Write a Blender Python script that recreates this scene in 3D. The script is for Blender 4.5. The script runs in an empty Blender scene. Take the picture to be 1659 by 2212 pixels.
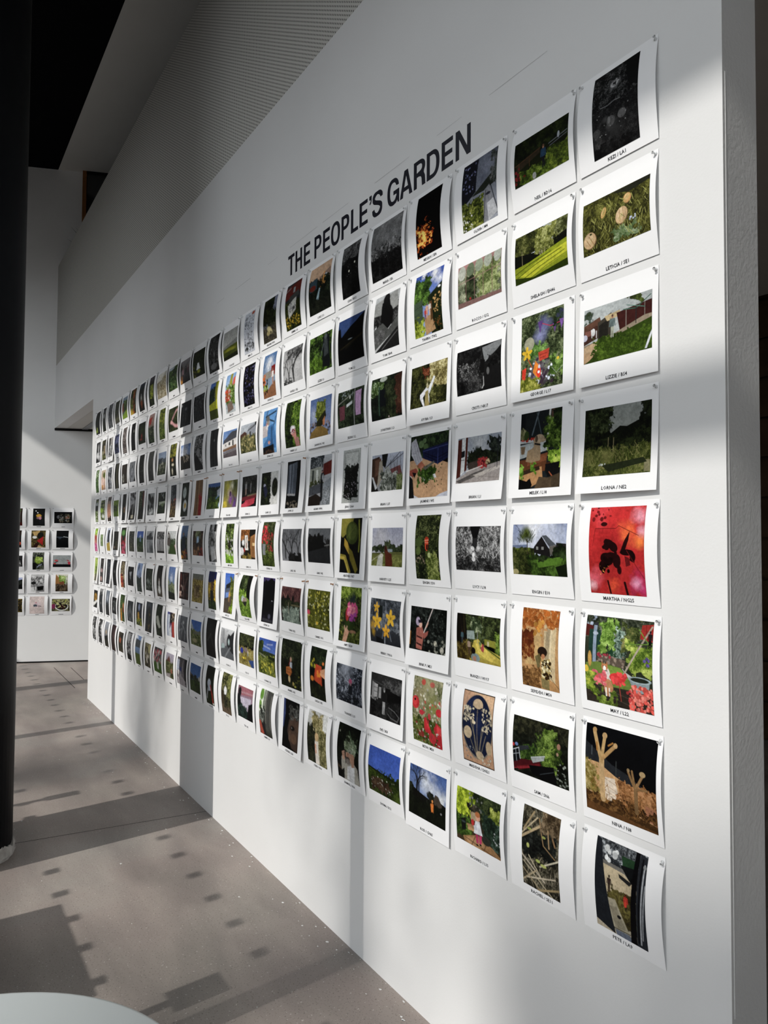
import bpy, bmesh, math, random
import numpy as np
from mathutils import Matrix, Vector
S = bpy.context.scene
# ---------------- camera ----------------
F_PX = 1560.16
def cam_rows(yaw, pitch, roll):
    cy, sy = math.cos(yaw), math.sin(yaw)
    f = Vector((-sy, cy, 0)); r = Vector((cy, sy, 0)); u = Vector((0, 0, 1))
    f2 = f*math.cos(pitch)+u*math.sin(pitch); u2 = -f*math.sin(pitch)+u*math.cos(pitch)
    return r*math.cos(roll)+u2*math.sin(roll), -r*math.sin(roll)+u2*math.cos(roll), f2
_r, _u, _f = cam_rows(0.99495470, 0.03481195, 0.0060261)
cd = bpy.data.cameras.new('camera'); cam = bpy.data.objects.new('camera', cd); S.collection.objects.link(cam)
m = Matrix.Identity(4)
for i in range(3):
    m[i][0] = _r[i]; m[i][1] = _u[i]; m[i][2] = -_f[i]
m.translation = (0.99279, -1.36179, 1.49017)
cam.matrix_world = m
cd.sensor_fit = 'VERTICAL'; cd.sensor_height = 36.0; cd.lens = F_PX*36.0/2212.0
cd.clip_start = 0.02; cd.clip_end = 300
S.camera = cam
# ---------------- world, sun, exposure ----------------
W = bpy.data.worlds.new('world'); S.world = W; W.use_nodes = True
bg = W.node_tree.nodes['Background']; bg.inputs[0].default_value = (0.90, 0.955, 1.0, 1); bg.inputs[1].default_value = 2.0
TAN = 0.78; SX = 0.10
sd = bpy.data.lights.new('sun', 'SUN'); sun = bpy.data.objects.new('sun', sd); S.collection.objects.link(sun)
sd.energy = 2.7; sd.angle = 0.0095; sd.color = (1.0, 0.965, 0.91)
sun.rotation_euler = Vector((SX, -1.0, TAN)).to_track_quat('Z', 'Y').to_euler()
sun.location = (0, -6, 8)
S.view_settings.view_transform = 'Standard'; S.view_settings.look = 'None'
S.view_settings.gamma = 1; S.view_settings.use_curve_mapping = False
S.view_settings.exposure = 0.0

# ---------------- helpers ----------------
def srgb(h):
    if len(h) == 3: h = ''.join(c+c for c in h)
    if len(h) == 2: h = h*3
    c = [int(h[i:i+2], 16)/255 for i in (0, 2, 4)]
    return [x/12.92 if x <= .04045 else ((x+.055)/1.055)**2.4 for x in c]
def link(o, parent=None):
    S.collection.objects.link(o)
    if parent is not None: o.parent = parent
    return o
def mesh_obj(name, verts, faces, mat, parent=None, smooth=False, loc=None):
    me = bpy.data.meshes.new(name); me.from_pydata([tuple(v) for v in verts], [], faces); me.update()
    if mat: me.materials.append(mat)
    if smooth: me.polygons.foreach_set('use_smooth', [True]*len(me.polygons))
    o = bpy.data.objects.new(name, me); link(o, parent)
    if loc: o.location = loc
    return o
def bm_obj(name, bm, mat, parent=None, smooth=False):
    me = bpy.data.meshes.new(name); bm.to_mesh(me); bm.free()
    me.materials.append(mat)
    if smooth: me.polygons.foreach_set('use_smooth', [True]*len(me.polygons))
    return link(bpy.data.objects.new(name, me), parent)
BOXF = [(0, 1, 3, 2), (4, 6, 7, 5), (0, 4, 5, 1), (2, 3, 7, 6), (0, 2, 6, 4), (1, 5, 7, 3)]
def boxv(x0, x1, y0, y1, z0, z1): return [(x, y, z) for x in (x0, x1) for y in (y0, y1) for z in (z0, z1)]
def box(name, x0, x1, y0, y1, z0, z1, mat, parent=None): return mesh_obj(name, boxv(x0, x1, y0, y1, z0, z1), BOXF, mat, parent)
def boxes(name, L, mat, parent=None):
    v = []; f = []
    for b in L:
        n = len(v); v += boxv(*b); f += [tuple(i+n for i in q) for q in BOXF]
    return mesh_obj(name, v, f, mat, parent)
def lathe(name, prof, n, mat, parent=None, smooth=True):
    v = []; f = []
    for r, z in prof:
        for i in range(n):
            a = 2*math.pi*i/n; v.append((r*math.cos(a), r*math.sin(a), z))
    for k in range(len(prof)-1):
        for i in range(n):
            j = (i+1) % n; f.append((k*n+i, k*n+j, (k+1)*n+j, (k+1)*n+i))
    f.append(tuple(range(n))[::-1]); f.append(tuple((len(prof)-1)*n+i for i in range(n)))
    return mesh_obj(name, v, f, mat, parent, smooth)
def empty(name, loc, label, cat, group=None):
    o = bpy.data.objects.new(name, None); o.empty_display_size = .05; o.location = loc; link(o); tag(o, label, cat, group); return o
def tag(o, label, cat, group=None):
    o['label'] = label; o['category'] = cat
    if group: o['group'] = group
    return o
def struct(o): o['kind'] = 'structure'; return o

# ---------------- materials ----------------
def mat(name, col, rough=.6, spec=.3, metal=0):
    M = bpy.data.materials.new(name); M.use_nodes = True; b = M.node_tree.nodes['Principled BSDF']
    b.inputs['Base Color'].default_value = (*col, 1); b.inputs['Roughness'].default_value = rough
    b.inputs['Specular IOR Level'].default_value = spec; b.inputs['Metallic'].default_value = metal
    return M
def nd(M, t, **k):
    n = M.node_tree.nodes.new(t)
    for a, b in k.items(): setattr(n, a, b)
    return n
def lk(M, a, b): M.node_tree.links.new(a, b)
def bsdf(M): return M.node_tree.nodes['Principled BSDF']
def noise_paint(name, c1, c2, scale, rough=.6, bump=.02, bscale=90, spec=.25, detail=5):
    M = mat(name, c1, rough, spec); tc = nd(M, 'ShaderNodeTexCoord')
    n = nd(M, 'ShaderNodeTexNoise'); n.inputs['Scale'].default_value = scale; n.inputs['Detail'].default_value = detail
    r = nd(M, 'ShaderNodeValToRGB'); r.color_ramp.elements[0].position = .35; r.color_ramp.elements[1].position = .68
    r.color_ramp.elements[0].color = (*c1, 1); r.color_ramp.elements[1].color = (*c2, 1)
    lk(M, tc.outputs['Object'], n.inputs['Vector']); lk(M, n.outputs['Fac'], r.inputs['Fac']); lk(M, r.outputs['Color'], bsdf(M).inputs['Base Color'])
    n2 = nd(M, 'ShaderNodeTexNoise'); n2.inputs['Scale'].default_value = bscale; n2.inputs['Detail'].default_value = 3
    b = nd(M, 'ShaderNodeBump'); b.inputs['Strength'].default_value = bump; b.inputs['Distance'].default_value = .01
    lk(M, tc.outputs['Object'], n2.inputs['Vector']); lk(M, n2.outputs['Fac'], b.inputs['Height']); lk(M, b.outputs['Normal'], bsdf(M).inputs['Normal'])
    return M
M_WALL = noise_paint('white_wall_paint', (.72, .72, .715), (.755, .755, .75), 1.3, .55, .035, 160)
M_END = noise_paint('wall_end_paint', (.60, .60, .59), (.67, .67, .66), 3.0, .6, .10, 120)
M_FAR = noise_paint('far_wall_paint', (.80, .80, .79), (.84, .84, .83), 1.3, .6, .06, 120)
M_CEILW = noise_paint('ceiling_paint', (.62, .61, .58), (.66, .65, .62), 1.0, .8, .03, 80)
M_BLACK = noise_paint('black_paint', (.003, .0035, .005), (.005, .0055, .007), 2.0, .5, .02, 60, .12)
M_CEILB = mat('black_ceiling', (.004, .004, .005), .9, .05)
M_DARK = mat('shadow_gap_black', (.01, .01, .01), .8, .1)
M_WHITE = noise_paint('white_laminate', (.60, .645, .65), (.64, .685, .69), 2.0, .35, .01, 50)
M_METAL = mat('grey_metal', (.35, .35, .36), .35, .5, .9)
M_WOOD = noise_paint('orange_wood', (.20, .075, .02), (.28, .11, .03), 6.0, .45, .1, 60)
M_BROWN = noise_paint('brown_boards', (.045, .024, .012), (.085, .048, .026), 3.0, .5, .1, 50)
M_GLASS = mat('dark_glass', (.02, .02, .022), .08, .6)
M_LEAF = noise_paint('leaf_green', (.012, .02, .01), (.03, .05, .02), 8.0, .5, .05, 50)
M_TREE = noise_paint('tree_foliage', (.05, .09, .03), (.10, .16, .05), 3.0, .6, .05, 50)
M_BARK = noise_paint('bark', (.10, .08, .06), (.16, .13, .10), 5.0, .8, .3, 30)
M_POT = mat('grey_pot', (.2, .2, .2), .6)
M_INK = mat('black_vinyl', (.010, .011, .018), .35, .4)
M_INK2 = mat('caption_ink', (.03, .03, .035), .6, .2)
M_PAPER = noise_paint('photo_paper', (.86, .86, .865), (.88, .88, .885), 5.0, .42, .01, 200, .3)
M_FOAM = noise_paint('torn_foam', (.30, .29, .27), (.50, .49, .47), 18.0, .9, .8, 45)
M_PINW = noise_paint('wooden_pin', (.25, .11, .045), (.36, .17, .07), 60.0, .45, .05, 200)
M_PIN = mat('clear_plastic', (.88, .90, .91), .25, .5)
bsdf(M_PIN).inputs['Transmission Weight'].default_value = .3; bsdf(M_PIN).inputs['IOR'].default_value = 1.49
# perforated acoustic plasterboard: fine staggered holes
def perforated(name, c, hole, px, pz, r, ax='X'):
    M = mat(name, c, .75, .15); tc = nd(M, 'ShaderNodeTexCoord'); sp = nd(M, 'ShaderNodeSeparateXYZ'); lk(M, tc.outputs['Object'], sp.inputs[0])
    def mth(op, a, b=None, c=None):
        n = nd(M, 'ShaderNodeMath', operation=op)
        for i, q in enumerate((a, b, c)):
            if q is None: continue
            if isinstance(q, (int, float)): n.inputs[i].default_value = q
            else: lk(M, q, n.inputs[i])
        return n.outputs[0]
    u = mth('DIVIDE', sp.outputs[ax], px); v = mth('DIVIDE', sp.outputs['Z'], pz)
    def cell(off):
        a = mth('MULTIPLY', mth('SUBTRACT', mth('FRACT', mth('ADD', u, off)), .5), px)
        b = mth('MULTIPLY', mth('SUBTRACT', mth('FRACT', mth('ADD', v, off)), .5), pz)
        return mth('SQRT', mth('ADD', mth('MULTIPLY', a, a), mth('MULTIPLY', b, b)))
    d = mth('MINIMUM', cell(0.0), cell(0.5))
    mask = mth('LESS_THAN', d, r)
    mx = nd(M, 'ShaderNodeMixRGB'); lk(M, mask, mx.inputs[0]); mx.inputs[1].default_value = (*c, 1); mx.inputs[2].default_value = (*hole, 1)
    lk(M, mx.outputs[0], bsdf(M).inputs['Base Color'])
    b = nd(M, 'ShaderNodeBump'); b.inputs['Strength'].default_value = .4; b.inputs['Distance'].default_value = .004; b.invert = True
    lk(M, mask, b.inputs['Height']); lk(M, b.outputs['Normal'], bsdf(M).inputs['Normal'])
    return M
M_PERF = perforated('perforated_panel', (.58, .57, .535), (.10, .10, .09), .028, .0178, .0040)
M_PERF2 = perforated('perforated_tile', (.26, .20, .13), (.015, .01, .008), .09, .09, .013)
# polished concrete floor
def concrete():
    M = mat('concrete', (.3, .28, .26), .55, .35); tc = nd(M, 'ShaderNodeTexCoord')
    def noise(scale, det, dist=0, sc=None):
        n = nd(M, 'ShaderNodeTexNoise'); n.inputs['Scale'].default_value = scale; n.inputs['Detail'].default_value = det; n.inputs['Distortion'].default_value = dist
        src = tc.outputs['Object']
        if sc:
            mp = nd(M, 'ShaderNodeMapping'); mp.inputs['Scale'].default_value = sc; lk(M, src, mp.inputs[0]); src = mp.outputs[0]
        lk(M, src, n.inputs['Vector']); return n.outputs['Fac']
    def ramp(fac, stops):
        r = nd(M, 'ShaderNodeValToRGB'); e = r.color_ramp.elements
        e[0].position, e[0].color = stops[0][0], (*stops[0][1], 1); e[1].position, e[1].color = stops[1][0], (*stops[1][1], 1)
        for p, c in stops[2:]:
            k = e.new(p); k.color = (*c, 1)
        lk(M, fac, r.inputs['Fac']); return r.outputs['Color']
    def mix(t, f, a, b):
        n = nd(M, 'ShaderNodeMixRGB', blend_type=t)
        if isinstance(f, float): n.inputs[0].default_value = f
        else: lk(M, f, n.inputs[0])
        lk(M, a, n.inputs[1]); lk(M, b, n.inputs[2]); return n.outputs[0]
    base = ramp(noise(.9, 7, .2), [(.32, (.25, .225, .20)), (.68, (.36, .335, .305)), (.5, (.325, .275, .25))])
    st = ramp(noise(1.7, 7, .25, (.7, 2.0, 1)), [(.4, (.75, .75, .76)), (.66, (1.12, 1.13, 1.12))])
    c = mix('MULTIPLY', 1.0, base, st)
    sp = ramp(noise(160, 2), [(.60, (1, 1, 1)), (.70, (.55, .54, .52))]); c = mix('MULTIPLY', 1.0, c, sp)
    sp2 = ramp(noise(110, 2), [(.67, (0, 0, 0)), (.73, (.22, .21, .20))]); c = mix('ADD', 1.0, c, sp2)
    lk(M, c, bsdf(M).inputs['Base Color'])
    rr = nd(M, 'ShaderNodeMapRange'); rr.inputs[3].default_value = .38; rr.inputs[4].default_value = .62
    lk(M, noise(3, 4), rr.inputs[0]); lk(M, rr.outputs[0], bsdf(M).inputs['Roughness'])
    b = nd(M, 'ShaderNodeBump'); b.inputs['Strength'].default_value = .15; b.inputs['Distance'].default_value = .003
    lk(M, noise(70, 4), b.inputs['Height']); lk(M, b.outputs['Normal'], bsdf(M).inputs['Normal'])
    return M
M_FLOOR = concrete()
# printed pictures: ink colour carried by the mesh's own colour attribute
M_PIC = mat('printed_picture', (.5, .5, .5), .5, .06)
_a = nd(M_PIC, 'ShaderNodeVertexColor', layer_name='ink'); lk(M_PIC, _a.outputs['Color'], bsdf(M_PIC).inputs['Base Color'])

# ---------------- structure ----------------
XE = .155; TH = .123; ZL = 2.757; ZP = 3.50; ZT = 4.70; ZC = 5.87
def wall_right():
    pts = [(-8.33, ZP), (XE, ZP), (XE, 0), (-6.075, 0), (-6.075, ZL), (-8.33, ZL)]
    n = len(pts); v = [(x, 0, z) for x, z in pts]+[(x, TH, z) for x, z in pts]
    me = bpy.data.meshes.new('wall_right')
    f = [(0, 5, 4, 1), (4, 3, 2, 1), (6, 7, 10, 11), (7, 8, 9, 10)]+[(i, (i+1) % n, (i+1) % n+n, i+n) for i in range(n)]
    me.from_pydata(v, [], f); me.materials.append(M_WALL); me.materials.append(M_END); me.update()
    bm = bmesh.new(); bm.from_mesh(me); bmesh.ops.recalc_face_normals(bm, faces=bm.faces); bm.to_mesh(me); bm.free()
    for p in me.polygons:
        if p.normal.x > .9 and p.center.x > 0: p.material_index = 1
    return struct(link(bpy.data.objects.new('wall_right', me)))
wr = wall_right()
mesh_obj('corner_bead', boxv(XE, XE+.0006, .0085, .0105, .55, 2.45), BOXF, M_FAR, wr)
v = []; f = []; rg = random.Random(3); x = -2.8
while x < -.15:
    L = rg.uniform(.05, .3); n = len(v); z = 2.766+rg.uniform(-.001, .001); v += [(x, -.0006, z), (x+L, -.0006, z+rg.uniform(-.001, .001)), (x+L, -.0006, z+.0016), (x, -.0006, z+.0016)]
    f.append((n, n+1, n+2, n+3)); x += L+rg.uniform(.01, .25)
mesh_obj('pencil_line', v, f, mat('pencil_grey', (.50, .50, .49), .7), wr)
struct(box('wall_upper', -8.33, XE, .001, TH, ZP, ZT, M_PERF))
struct(box('floor', -10, 4.2, -2.6, 4.3, -.1, 0, M_FLOOR))
# slots of the concrete floor
fl = bpy.data.objects['floor']
for (xa, ya, xb, yb, w) in ((-2.975, -1.2, -2.854, -.002, .004), (-7.9, -.01, -6.6, -.014, .006), (-7.8, .15, -7.0, .14, .006), (-7.9, -2.2, -7.78, -.4, .004)):
    d = Vector((xb-xa, yb-ya, 0)).normalized(); n = Vector((-d.y, d.x, 0))*w/2
    a = Vector((xa, ya, .0004)); b = Vector((xb, yb, .0004))
    mesh_obj('floor_joint', [a-n, b-n, b+n, a+n], [(0, 1, 2, 3)], M_DARK, fl)
# paint chips along the wall foot
rng = random.Random(5); v = []; f = []
for i in range(150):
    x = rng.uniform(-6, .1); y = -abs(rng.gauss(0, .05))-.006 if i < 120 else rng.uniform(-1.2, -.1); s = rng.uniform(.002, .007)
    n = len(v); a = rng.random()*3
    for k in range(5): v.append((x+s*math.cos(a+k*1.257)*rng.uniform(.5, 1.6), y+s*math.sin(a+k*1.257)*rng.uniform(.3, 1), .0012))
    f.append(tuple(range(n, n+5)))
o = mesh_obj('paint_chips', v, f, M_WALL, fl); o['kind'] = 'stuff'
# far wall
DU = Vector((.357, .934, 0)).normalized(); DN = Vector((DU.y, -DU.x, 0)); C0 = Vector((-8.28, 0, 0))
def far(u, z, off=0.0): return C0+DU*u+DN*off+Vector((0, 0, z))
def far_box(name, u0, u1, o0, o1, z0, z1, M, parent=None):
    return mesh_obj(name, [far(u, z, o) for u in (u0, u1) for o in (o0, o1) for z in (z0, z1)], BOXF, M, parent)
struct(far_box('wall_far', -2.6, 4.6, -.15, 0, 0, ZC, M_FAR))
struct(far_box('base_gap_shade', -2.4, 3.2, 0, .004, 0, .016, M_DARK))  # black strip standing in for the shade of the gap at the wall foot
struct(far_box('soffit_gap_shade', 0.003, 3.2, 0, .02, ZL-.026, ZL-.001, M_DARK))  # black strip in place of the shaded gap where soffit meets far wall
# opening ceiling behind the end of the print wall
struct(mesh_obj('ceiling_opening', [far(.133, ZL, .0), (-6.0, TH+.001, ZL), (-6.0, 3.2, ZL), far(3.4, ZL, .0), far(.133, 3.3, .0), (-6.0, TH+.001, 3.3), (-6.0, 3.2, 3.3), far(3.4, 3.3, .0)],
       [(3, 2, 1, 0), (4, 5, 6, 7), (0, 1, 5, 4), (1, 2, 6, 5), (2, 3, 7, 6), (3, 0, 4, 7)], M_CEILW))
tr = struct(mesh_obj('trim_2', [(-8.12, .275, ZL-.012), (-6.2, .25, ZL-.012), (-6.2, .32, ZL-.012), (-8.1, .335, ZL-.012), (-8.12, .275, ZL), (-6.2, .25, ZL), (-6.2, .32, ZL), (-8.1, .335, ZL)],
       [(3, 2, 1, 0), (0, 1, 5, 4), (1, 2, 6, 5), (2, 3, 7, 6), (3, 0, 4, 7)], M_METAL))
# upper storey behind the parapet
struct(box('floor_upper', -7.95, 4.0, TH, 3.9, 3.31, 3.45, M_CEILW))
struct(box('ceiling', -10, 4.2, -2.6, -.022, ZC, ZC+.1, M_CEILB))
struct(box('ceiling_upper', -10, 4.2, -.022, 4.3, ZC, ZC+.1, M_CEILW))
dr = struct(far_box('door_1', .268, 1.3, .002, .03, 3.45, ZC-.005, M_GLASS))
far_box('door_frame', .262, .306, .0, .05, 3.45, ZC-.002, M_WOOD, dr)
far_box('door_frame', 1.28, 1.33, .0, .05, 3.45, ZC-.002, M_WOOD, dr)
far_box('door_frame', .306, 1.28, .0, .05, ZC-.03, ZC-.002, M_DARK, dr)
# hidden sides that close the room
struct(box('wall_near', 4.0, 4.2, -2.6, 4.3, 0, ZC, M_FAR))
wb = struct(box('wall_back', -10, 4.2, 4.0, 4.3, 0, ZC, M_BROWN))
for i in range(14):
    z = .3*i; box('board', -6.0, 1.0, 3.955-.012*(i % 2), 4.0, z+.01, z+.285, M_BROWN, wb)
for i in range(4):
    x0 = -3.6+.9*i
    for j in range(3):
        z = 4.25+.5*j; mesh_obj('ceiling_panel', [(x0, 3.3+.05*j, z), (x0+.8, 3.3+.05*j, z), (x0+.8, 3.55+.05*j, z+.34), (x0, 3.55+.05*j, z+.34), (x0, 3.32+.05*j, z-.02), (x0+.8, 3.32+.05*j, z-.02), (x0+.8, 3.57+.05*j, z+.32), (x0, 3.57+.05*j, z+.32)],
            [(0, 1, 2, 3), (7, 6, 5, 4), (0, 4, 5, 1), (1, 5, 6, 2), (2, 6, 7, 3), (3, 7, 4, 0)], M_PERF2, wb)
# glazed side of the room (behind and left of the camera)
YG = -2.3
wl = struct(box('wall_left', -10, 4.2, YG-.12, YG+.08, 4.5, ZC, M_BLACK))
for i, (xa, xb) in enumerate(((-8.9, -6.75), (-6.65, -4.88), (-4.78, -2.98), (-2.88, -1.09), (-.99, .86), (.96, 2.8), (2.9, 4.0))):
    wn = boxes('window_%d' % (i+1), [(xa-.05, xa+.0, YG-.05, YG+.05, 0, 4.5), (xb, xb+.05, YG-.05, YG+.05, 0, 4.5), (xa, xb, YG-.05, YG+.05, 0, .05), (xa, xb, YG-.05, YG+.05, 4.44, 4.5)], M_BLACK)
    struct(wn)
    L = []
    for z, ph in ((1.132, .115), (1.54, .065)):
        x = xa+.12+ph
        while x < xb-.08: L.append((x, x+.05, YG-.001, YG+.001, z, z+.05)); x += .235
    o = boxes('safety_dots', L, M_DARK, wn); o['kind'] = 'stuff'
# outside: ground, plus unseen canopy, blocks and trees added to shape the light
struct(box('ground', -60, 50, -90, -2.6, -.25, -.05, noise_paint('paving', (.16, .155, .15), (.2, .195, .19), .6, .9, .1, 20)))
struct(box('sky_block_opposite', -60, -2.5, -30, -14, -.05, 9.0, M_BROWN))  # unseen block added to cut sky light on the left of the room
struct(box('sky_block_side', -60, -13, -13.5, -3.2, -.05, 22.0, M_BROWN))  # taller unseen block, added to darken the upper left wall
cn = empty('shade_canopy', (-3, -7, 0), 'unseen canopy added outside to cast the light edge and band', 'canopy')
def cz(z): return z+TAN*7
boxes('canopy_roof', [(-9, 10, -.0, 4.5, cz(2.44), cz(2.44)+.25)], M_BLACK, cn)  # front edge placed to cast the top limit of the sunlight
boxes('shade_beam', [(-9, 10, -.05, .05, cz(1.775)-.055, cz(1.775)+.055)], M_BLACK, cn)  # added bar that casts the dark band across the prints
for x in (-9, -3.2, 4, 9.9): boxes('canopy_post', [(x, x+.1, -.05, .05, -.05, cz(2.44))], M_BLACK, cn)
def tree(cx, cz_, rx, rz, t, n, size, seed, label):
    """an unseen tree added far out front; leaf crown sized to dim the wall"""
    rg = random.Random(seed); x0 = cx+SX*t; z0 = cz_+TAN*t
    e = empty('tree', (x0, -t, -.05), label, 'tree', 'unseen trees added to shade the print wall')
    lathe('trunk', [(.28, 0), (.2, z0*.5), (.08, z0)], 8, M_BARK, e)
    v = []; f = []
    for i in range(n):
        while 1:
            a, b, c = (rg.uniform(-1, 1) for _ in range(3))
            if a*a+b*b+c*c < 1: break
        p = Vector((a*rx, b*.6, c*rz+z0)); s = size*rg.uniform(.7, 1.3)
        q = Vector((rg.gauss(0, 1), rg.gauss(0, 1), rg.gauss(0, 1))).normalized(); w = q.orthogonal().normalized(); h = q.cross(w)
        k = len(v); v += [p-w*s*.5, p+h*s*.35, p+w*s*.5, p-h*s*.35]; f.append((k, k+1, k+2, k+3))
    o = mesh_obj('foliage', v, f, M_TREE, e); o['kind'] = 'stuff'
SHADE_TREES = ((-1.28, 1.05, .8, 1.3, 28, 230, .17, 3, 'slender leafy tree opposite the middle of the print wall'),
         (.85, .36, 1.45, .46, 30, 1500, .18, 4, 'low broad tree opposite the near end of the print wall'),
         (-4.15, .9, .62, 1.75, 26, 430, .17, 5, 'dense upright tree opposite the far end of the print wall'))
for t in SHADE_TREES: tree(*t)
# round black column
col = empty('column', (-2.92, -1.22, 0), 'round black-painted column rising at the left edge, its foot torn', 'column')
R0 = .285
lathe('shaft', [(R0, .05), (R0, 2.0), (R0, 4.0), (R0, ZC-.002)], 64, M_BLACK, col)
rg = random.Random(9); n = 72; v = []; f = []
for k, (rr, zz) in enumerate(((R0+.006, 0), (R0+.010, .02), (R0+.003, .05), (R0-.03, .05))):
    for i in range(n):
        a = 2*math.pi*i/n; j = rg.uniform(-.006, .008) if k < 3 else 0
        v.append(((rr+j)*math.cos(a), (rr+j)*math.sin(a), 0 if k == 0 else zz+(rg.uniform(-.014, .022) if k == 2 else 0)))
for k in range(3):
    for i in range(n): j = (i+1) % n; f.append((k*n+i, k*n+j, (k+1)*n+j, (k+1)*n+i))
mesh_obj('torn_foam_edge', v, f, M_FOAM, col)
# unseen things added by the glass to cast the floor shadows
pl = empty('shadow_box', (-1.765, -1.95, 0), 'unseen white box added by the glazing to cast a floor shadow', 'plinth')
boxes('body', [(-.335, .335, -.15, .15, .04, .73)], M_WHITE, pl); boxes('top', [(-.345, .345, -.16, .16, .73, .75)], M_WHITE, pl); boxes('base', [(-.27, .27, -.15, .15, 0, .04)], M_DARK, pl)
def shadow_post(x, y, h, w, label):
    e = empty('shadow_post', (x, y, 0), label, 'sign stand', 'unseen posts added to cast floor shadows')
    lathe('base', [(.13, 0), (.13, .012), (.03, .02)], 24, M_METAL, e); lathe('pole', [(.018, .02), (.018, h-.02)], 12, M_METAL, e)
    boxes('shadow_plate', [(-w, w, -.012, .012, h-.13, h)], M_BLACK, e)
shadow_post(-1.24, -1.80, 1.04, .055, 'short unseen post with black plate, added to cast a floor shadow')
shadow_post(-3.38, -2.02, 1.16, .035, 'slim unseen post by the black column, added to cast a floor shadow')
# round table
tb = empty('round_table', (-.025, -1.372, 0), 'small round white table cut by the lower left corner', 'table')
lathe('tabletop', [(.355, .715), (.366, .719), (.370, .727), (.3695, .735), (.366, .7395), (.362, .74), (.1, .74)], 96, M_WHITE, tb)
lathe('pedestal', [(.03, .02), (.03, .66), (.08, .70), (.08, .715)], 24, M_METAL, tb); lathe('base', [(.22, 0), (.22, .012), (.04, .022)], 48, M_METAL, tb)
# potted plant upstairs, its leaf tips over the parapet
pp = empty('potted_plant', (-7.35, .42, 3.452), 'dark spiky potted plant peeping over the upper parapet', 'plant')
lathe('pot', [(.10, 0), (.14, .28), (.13, .28), (.11, .24)], 20, M_POT, pp); lathe('stem', [(.02, .24), (.015, .9)], 8, M_BARK, pp)
def blade(p0, p1, w, droop=.08):
    a, b = Vector(p0), Vector(p1); d = (b-a); side = d.cross(Vector((0, 0, 1))).normalized(); up = side.cross(d).normalized(); v = []; f = []
    for i in range(7):
        t = i/6; c = a+d*t+Vector((0, 0, droop*math.sin(math.pi*t))); ww = w*(1-t)**.7+.0006
        v += [c-side*ww, c+up*ww*.8, c+side*ww]
    for i in range(6):
        for j in range(2): k = i*3+j; f.append((k, k+1, k+4, k+3))
    mesh_obj('leaf', v, f, M_LEAF, pp)
L0 = Vector((-7.35, .42, 3.452))
for tip in ((-7.80, .05, 5.02), (-7.49, .05, 4.90), (-8.06, .06, 4.97), (-7.6, .4, 5.1), (-8.0, .6, 5.0), (-7.3, .5, 4.9), (-7.7, .7, 5.0)):
    t = Vector(tip); blade((0, 0, .88), t-L0, .014, .03)
for i in range(8):
    a = i*.8; blade((0, 0, .8+.01*i), (.35*math.cos(a), .2+.3*abs(math.sin(a)), 1.1+.05*(i % 3)), .014)
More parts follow.
